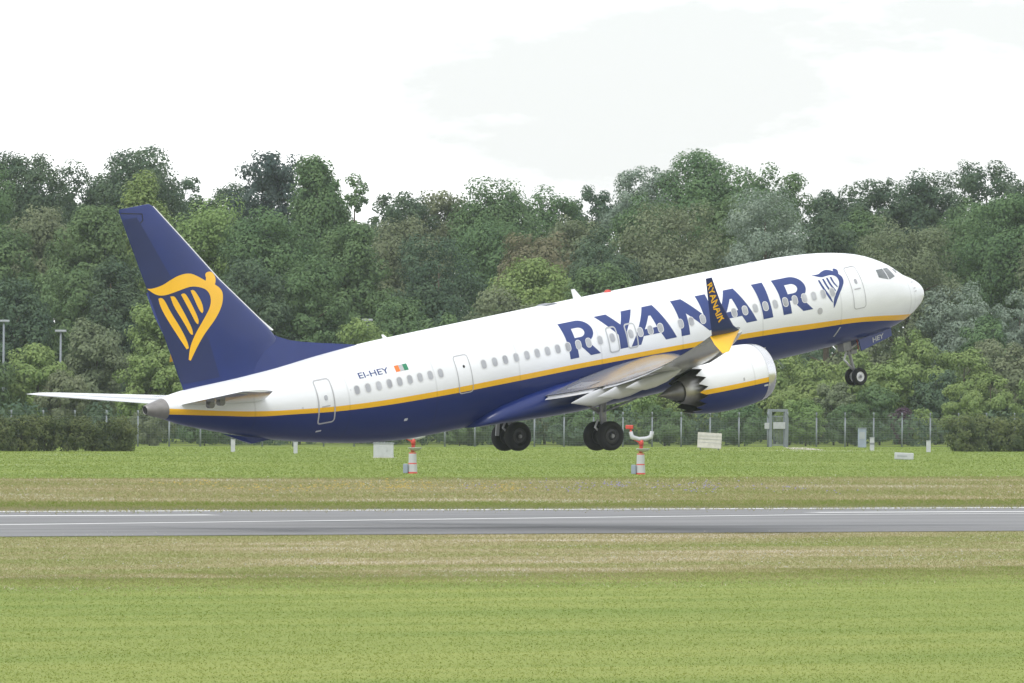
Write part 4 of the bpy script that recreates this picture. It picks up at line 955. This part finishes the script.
marker(872, 450.6, 12.5, 4.4, 'white marker post with a dark band, between gate and right hedge', True)
marker(928.5, 452.2, 11, 4.4, 'plain white marker post beside the right hedge', False)
marker(233, 452, 12, 4.2, 'white marker post below the tail skid of the jet', False)
marker(295.5, 453.5, 11, 4.0, 'white marker post below the rear door of the jet', False)
p, s = stand(862, 447.5)
e = empty('signal_cabinet', p, 'slim blue grey cabinet standing close in front of the fence, right of the gate', 'cabinet')
mb = MB(); mb.box((0, 0, 9.5 * s), (8.5 * s, .35, 19 * s), bev=.03); mb.build('housing', M['bluegrey'], e)
mb = MB(); mb.box((0, 0, 19.3 * s), (9.3 * s, .45, .06), bev=.01); mb.build('lid', M['galv'], e)
mb = MB(); mb.box((0, -.185, 12 * s), (5.5 * s, .02, 7 * s)); mb.build('plate', M['cabinet'], e)

p, s = stand(640.5, 474.5)
def sensor_mast(p, label):
    e = empty('sensor_mast', p, label, 'sensor mast', 'red and white sensor masts beside the runway')
    mb = MB()
    for k, (z0, z1, mi) in enumerate(((0, .10, 0), (.10, .56, 1), (.56, .63, 0), (.63, 1.18, 1), (1.18, 1.25, 0))):
        r = .30 - .02 * k; mb.tube([(0, 0, z0), (0, 0, z1)], [r, r * .96], 14, mi)
    mb.build('column', [M['red'], M['signwhite']], e, True, 40)
    mb = MB(); mb.box((-.42, -.1, .30), (.28, .3, .55), bev=.03); mb.build('junction_box', M['bluegrey'], e)
    mb = MB(); mb.revolve([(1.34, .10), (1.40, .30), (1.52, .42), (1.55, .42), (1.50, .3)], (.14, 0, 0), 'z', 18); mb.build('dish', M['signwhite'], e, True, 40)
    mb = MB(); mb.tube([(0, 0, 1.28), (.04, 0, 1.75), (-.10, 0, 1.95), (-.5, 0, 2.15), (-.62, 0, 2.75)], [.12, .11, .07, .06, .06], 10); mb.tube([(.04, 0, 1.7), (.06, 0, 2.1)], [.13, .12], 10); mb.build('arm', M['red'], e, True)
    mb = MB(); mb.box((-.68, 0, 2.82), (.46, .22, .24), bev=.04); mb.build('lamp_head', M['red'], e)
    mb = MB(); mb.tube([(-.60, 0, 2.55), (-.52, 0, 2.22), (-.1, 0, 2.10), (.35, 0, 2.14), (.62, 0, 2.25), (.68, 0, 2.58)], [.12, .15, .13, .13, .15, .12], 10); mb.build('yoke', M['signwhite'], e, True)
    return e
m1 = sensor_mast(p, 'red and white sensor mast right of the main wheels')
def dup(root, loc_, label):
    r = root.copy(); COL.objects.link(r); r.location = loc_; r['label'] = label
    for ch in list(root.children):
        c = ch.copy(); COL.objects.link(c); c.parent = r
        for g in ch.children:
            q = g.copy(); COL.objects.link(q); q.parent = c
    return r
p2, s2 = stand(412.5, 473.5)
dup(m1, p2, 'red and white sensor mast partly hidden below the rear fuselage')
def lamp(px, top, b, label):
    D = behind(px, b); f_ = at_depth(px, HORIZON, D); f_.z = 0; H = at_depth(px, top, D).z
    e = empty('street_lamp', f_, label, 'street lamp', 'grey street lamps among the trees')
    mb = MB(); mb.tube([(0, 0, 0), (0, 0, H - .1)], [.14, .08], 10); mb.build('pole', M['galv'], e, True)
    mb = MB(); mb.box((0, 0, H), (.95, .5, .2), bev=.05); mb.build('lamp_head', M['cabinet'], e)
lamp(3.5, 321, 58, 'grey street lamp at the left edge among the trees'); lamp(60.5, 331, 50, 'grey street lamp above the left hedge'); lamp(367, 320, 52, 'grey street lamp behind the fuselage in front of the bushes')

# ------------------------------------------------------------------ trees and bushes
def T(*a, **k): return plant(*a, **k)
# the skyline, farthest
T(-25, 165, 90, 215, 'mid', 'round', 'rounded green tree cut by the left edge on the skyline')
T(22, 151, 84, 225, 'dark', 'round', 'grey green skyline tree at far left with thin ragged top')
T(72, 164, 66, 230, 'dark', 'round', 'dark round skyline tree between the far left tree and the tall dark one')
T(132, 146, 96, 222, 'dark', 'round', 'tall dark tree with peaked top on the skyline left of the tail fin')
T(196, 176, 66, 240, 'dark', 'airy', 'thin see-through tree in the skyline dip right of the fin tip')
T(232, 182, 56, 240, 'dark', 'round', 'low dark tree in the skyline gap left of the pine')
T(272, 150, 78, 205, 'pine', 'pine', 'dark pine with flat ragged branches on the skyline right of the fin')
T(318, 160, 92, 120, 'mid', 'tall', 'tall pale green poplar-like tree rising beside the pine')
T(352, 178, 60, 175, 'mid', 'airy', 'slender loose tree at the right shoulder of the tall pale one')
T(398, 190, 74, 225, 'dark', 'airy', 'low thin skyline tree above the rear fuselage')
T(443, 190, 70, 225, 'olive', 'round', 'olive rounded skyline tree left of the middle dip')
T(492, 178, 86, 215, 'mid', 'round', 'green skyline tree with small pointed twigs above the wing root')
T(548, 190, 72, 225, 'mid', 'round', 'low green skyline tree in the lowest dip of the treeline')
T(594, 186, 68, 230, 'dark', 'airy', 'thin dark skyline tree left of the large airy tree')
T(645, 166, 80, 210, 'silver', 'airy', 'pale airy tree at the left flank of the largest skyline crown')
T(708, 150, 132, 205, 'mid', 'airy', 'largest skyline tree, wide airy crown with sky showing through')
T(775, 166, 76, 212, 'mid', 'airy', 'airy tree at the right flank of the largest skyline crown')
T(828, 190, 62, 222, 'dark', 'round', 'dark low skyline tree in the dip above the cockpit')
T(872, 178, 74, 215, 'dark', 'airy', 'dark ragged skyline tree above the nose of the jet')
T(922, 172, 76, 215, 'dark', 'round', 'dark dense skyline tree right of the nose')
T(988, 160, 92, 205, 'dark', 'airy', 'tall dark open tree on the skyline near the right edge')
T(1052, 170, 90, 210, 'mid', 'round', 'rounded green tree cut by the right edge on the skyline')
# the middle rank
T(-10, 232, 96, 120, 'mid', 'round', 'dull green mid-height tree cut by the left edge')
T(40, 212, 104, 130, 'olive', 'round', 'dull olive tree below the far left skyline trees')
T(92, 208, 92, 110, 'mid', 'round', 'green mid-height tree between the olive tree and the light one')
T(143, 176, 82, 118, 'light', 'tall', 'light yellow green tree directly left of the fin top')
T(212, 204, 110, 110, 'light', 'round', 'broad yellow green tree directly right of the fin')
T(262, 214, 90, 100, 'mid', 'round', 'green rounded tree in front of the pine')
T(352, 226, 84, 95, 'mid', 'round', 'green tree at the foot of the tall pale tree')
T(402, 222, 92, 135, 'olive', 'round', 'olive tree above the rear cabin, left of the dark rounded tree')
T(440, 240, 100, 90, 'dark', 'round', 'dark rounded tree above the rear cabin roof')
T(497, 222, 86, 140, 'mid', 'round', 'mid green tree right of the dark rounded tree')
T(540, 236, 84, 110, 'rust', 'round', 'brownish tinged tree above the roof antenna')
T(575, 222, 74, 150, 'olive', 'round', 'grey olive tree behind the brownish tree')
T(606, 236, 78, 88, 'dark', 'round', 'dark dense tree left of the broad olive tree above the roof')
T(536, 262, 104, 70, 'light', 'round', 'light green bushy tree just above the roof antenna', low=.05)
T(668, 208, 120, 95, 'olive', 'round', 'broad olive tree above the jet title lettering')
T(640, 200, 70, 165, 'mid', 'round', 'green tree peeping over the broad olive one')
T(768, 192, 98, 88, 'silver', 'willow', 'silvery willow-like tree above the letter R near the nose')
T(724, 202, 74, 120, 'mid', 'round', 'green tree between the olive tree and the silvery one')
T(826, 214, 72, 110, 'dark', 'round', 'dark tree right of the silvery tree')
T(866, 214, 74, 130, 'mid', 'round', 'green tree above the cockpit roof')
T(905, 226, 118, 78, 'olive', 'willow', 'broad grey olive tree behind the nose cone')
T(960, 206, 84, 120, 'mid', 'round', 'green mid-height tree right of the nose')
T(1008, 198, 92, 105, 'mid', 'round', 'green mid-height tree near the right edge')
T(1062, 220, 90, 95, 'olive', 'round', 'olive mid-height tree cut by the right edge')
# the lower rank behind the fence
T(14, 282, 84, 62, 'dark', 'round', 'dark tree behind the lamp at the left edge', low=.05)
T(68, 272, 84, 66, 'mid', 'round', 'green tree behind the lamp above the left hedge', low=.05)
T(112, 262, 72, 60, 'dark', 'round', 'dark tree left of the fin between the light trees', low=.05)
T(160, 300, 76, 48, 'light', 'round', 'yellow green bushy tree just left of the lower fin', low=.04)
T(96, 322, 74, 40, 'olive', 'dome', 'pale olive bushy tree above the left tailplane', low=.03)
T(38, 346, 76, 34, 'light', 'dome', 'green bush behind the far end of the left hedge', low=.02)
T(-18, 352, 70, 34, 'mid', 'dome', 'green bush cut by the left edge behind the hedge', low=.02)
T(150, 352, 80, 28, 'light', 'dome', 'green bush behind the fence under the fin', low=.02)
T(250, 262, 92, 62, 'dark', 'round', 'dark tree right of the fin base', low=.05)
T(310, 262, 88, 60, 'mid', 'round', 'green tree above the dorsal fairing', low=.05)
T(396, 300, 84, 52, 'mid', 'round', 'green bushy tree touching the rear cabin roof', low=.04)
T(372, 322, 72, 42, 'light', 'dome', 'bright yellow green bush behind the middle lamp', low=.03)
T(448, 320, 84, 42, 'mid', 'dome', 'green bush hidden behind the rear cabin', low=.03)
T(505, 292, 90, 52, 'olive', 'round', 'olive bushy tree just above the roof line left of the antenna', low=.04)
T(598, 268, 84, 58, 'mid', 'round', 'green bushy tree above the red beacon', low=.05)
T(470, 372, 90, 26, 'light', 'dome', 'green bush behind the fence under the cabin', low=.02)
T(545, 366, 92, 26, 'olive', 'dome', 'olive bush behind the fence between the main wheels', low=.02)
T(620, 372, 92, 24, 'light', 'dome', 'green bush behind the fence above the sensor mast', low=.02)
T(690, 376, 86, 24, 'light', 'dome', 'light green bush behind the fence under the engine', low=.02)
T(730, 300, 96, 60, 'mid', 'round', 'green tree hidden behind the forward cabin', low=.05)
T(300, 372, 92, 26, 'mid', 'dome', 'green bush behind the fence under the rear door', low=.02)
T(385, 376, 92, 26, 'olive', 'dome', 'olive bush behind the fence under the rear cabin', low=.02)
T(225, 366, 84, 28, 'olive', 'dome', 'olive bush behind the tail cone', low=.02)
T(775, 352, 84, 38, 'light', 'dome', 'green bush behind the gate', low=.03)
T(818, 362, 64, 30, 'light', 'dome', 'light green bush left of the nose wheels', low=.03)
T(858, 352, 70, 40, 'light', 'dome', 'light green bush directly behind the nose wheels', low=.03)
T(896, 362, 62, 30, 'light', 'dome', 'green bush right of the nose wheels', low=.03)
T(918, 336, 86, 56, 'light', 'dome', 'yellow green bush below the nose cone', low=.03)
T(955, 288, 78, 72, 'silver', 'willow', 'silver green rounded willow bush below right of the nose', low=.05)
T(1020, 296, 76, 70, 'silver', 'willow', 'silver green willow bush cut by the right edge', low=.05)
T(962, 352, 78, 38, 'light', 'dome', 'green bush below the silver green willow', low=.03)
T(1006, 342, 84, 42, 'olive', 'dome', 'olive green bush near the right edge', low=.03)
T(992, 376, 60, 24, 'light', 'dome', 'small rounded light bush above the right hedge', low=.02)
T(936, 372, 60, 26, 'dark', 'dome', 'small dark bush behind the right end of the fence', low=.02)
T(1046, 372, 64, 26, 'light', 'dome', 'green bush behind the right hedge at the edge', low=.02)
T(790, 388, 50, 20, 'light', 'dome', 'pale rounded bush above the gate top bar', low=.02)
T(834, 384, 54, 20, 'olive', 'dome', 'pale olive rounded bush left below the nose wheels', low=.02)
T(880, 386, 50, 20, 'mid', 'dome', 'small green rounded bush below the nose wheels', low=.02)
T(960, 386, 52, 18, 'light', 'dome', 'pale rounded bush behind the left end of the right hedge', low=.02)
T(990, 318, 60, 58, 'mid', 'dome', 'green rounded bush between the two silver willows', low=.03)
T(855, 318, 66, 62, 'olive', 'dome', 'olive rounded bush behind the nose gear door', low=.03)
T(60, 372, 60, 22, 'olive', 'dome', 'olive rounded bush above the middle of the left hedge', low=.02)
T(902, 408, 30, 10, 'purple', 'dome', 'small purple leaved shrub behind the fence', low=.02, name='shrub', cat='shrub')
for px, top, w, kd, lb in ((745, 404, 56, 'mid', 'low shrub behind the fence left of the gate'), (806, 400, 50, 'light', 'low light shrub behind the fence just right of the gate'), (848, 404, 54, 'mid', 'low green shrub behind the fence under the nose wheels'),
                       (926, 410, 44, 'light', 'low light shrub behind the fence next to the right hedge'), (665, 408, 60, 'mid', 'low shrub behind the fence beside the pale board'), (575, 408, 60, 'mid', 'low shrub behind the fence between the two pairs of main wheels'),
                       (460, 410, 60, 'mid', 'low shrub behind the fence left of the main wheels'), (205, 408, 56, 'mid', 'low shrub behind the fence under the tail cone'), (150, 408, 48, 'olive', 'low olive shrub behind the fence next to the left hedge')):
    T(px, top, w, 9, kd, 'dome', lb, low=.02, name='shrub', cat='shrub')
# clipped hedges in front of the fence
def hedge(x0, x1, top, py, kind, label, depth=2.6):
    seed_n[0] += 1; rng = np.random.default_rng(seed_n[0])
    a, b = ground(x0, py), ground(x1, py); a.z = b.z = 0; c = (a + b) / 2; D = c.y; H = at_depth((x0 + x1) / 2, top, D).z; Lh = (b - a).length
    e = empty('hedge', c, label, 'hedge')
    V = crown_np(rng, Lh / 2, depth / 2, H / 2 * .86, 420, 34000, .19, .30, 2, 'box', 1.0)
    V[:, 2] += H / 2 * .93; V[:, 2] = np.maximum(V[:, 2], .02)
    ang = math.atan2((b - a).y, (b - a).x); cs, sn = math.cos(ang), math.sin(ang)
    X, Y = V[:, 0].copy(), V[:, 1].copy(); V[:, 0] = X * cs - Y * sn; V[:, 1] = X * sn + Y * cs
    leaf_obj('foliage', V, LEAF['hedge'], e)
    for k in range(9):
        q = (k - 4) / 9 * Lh; px_, py_ = q * cs, q * sn
        mb = MB(); mb.tube([(px_, py_, -.05), (px_ + .1, py_, H * .4), (px_ + .3 * (-1) ** k, py_, H * .8)], [.06, .045, .015], 6); mb.build('stem', M['bark'], e, True)
hedge(-90, 128, 415, 451.2, 'mid', 'long green clipped hedge in front of the fence at the left')
hedge(952, 1120, 414, 451.6, 'mid', 'green clipped hedge in front of the fence at the right')

# dense undergrowth and the wood's far side, one mass
rng = np.random.default_rng(77); parts_ = []
for k in range(260):
    px = rng.uniform(-260, 1290); b = rng.uniform(90, 290); D = behind(px, b); c = at_depth(px, HORIZON, D); h = rng.uniform(5, 9) + (b > 180) * rng.uniform(3, 9)
    V = crown_np(rng, 4.2, 4.2, h / 2, 16, 420, .85, .42); V += np.array([c.x, c.y, h / 2]); V[:, 2] = np.maximum(V[:, 2], .05); parts_.append(V)
for k in range(210):
    px = rng.uniform(-260, 1290); b = rng.uniform(5, 90); D = behind(px, b); c = at_depth(px, HORIZON, D); h = rng.uniform(1.6, 3.0) + b * .03
    V = crown_np(rng, 2.6, 2.2, h / 2, 14, 330, .42, .42); V += np.array([c.x, c.y, h / 2]); V[:, 2] = np.maximum(V[:, 2], .05); parts_.append(V)
V = np.concatenate(parts_)
tag(leaf_obj('undergrowth', V, LEAF['dark']), kind='stuff')

# the wood going on to both sides beyond the picture
parts_ = []
for k in range(240):
    px = rng.uniform(-1500, -110) if k % 2 else rng.uniform(1120, 2400); b = rng.uniform(20, 260); D = behind(px, b); c = at_depth(px, HORIZON, D); h = rng.uniform(9, 14) + b * .035
    V = crown_np(rng, 5.5, 5.5, h / 2, 26, 900, .75, .36); V += np.array([c.x, c.y, h / 2]); V[:, 2] = np.maximum(V[:, 2], .05); parts_.append(V)
tag(leaf_obj('far_woodland', np.concatenate(parts_), LEAF['mid']), kind='stuff')

# ------------------------------------------------------------------ the air
mb = MB(); mb.box((0, 700, 34), (900, 1460, 72))
m = bpy.data.materials.new('haze_air'); m.use_nodes = True; nt = m.node_tree; nt.nodes.clear()
out = nt.nodes.new('ShaderNodeOutputMaterial'); pv = nt.nodes.new('ShaderNodeVolumePrincipled')
pv.inputs['Color'].default_value = (.84, .92, 1.0, 1); pv.inputs['Density'].default_value = 0.000050; pv.inputs['Anisotropy'].default_value = 0.0
nt.links.new(pv.outputs[0], out.inputs['Volume'])
tag(mb.build('haze', m), kind='stuff')
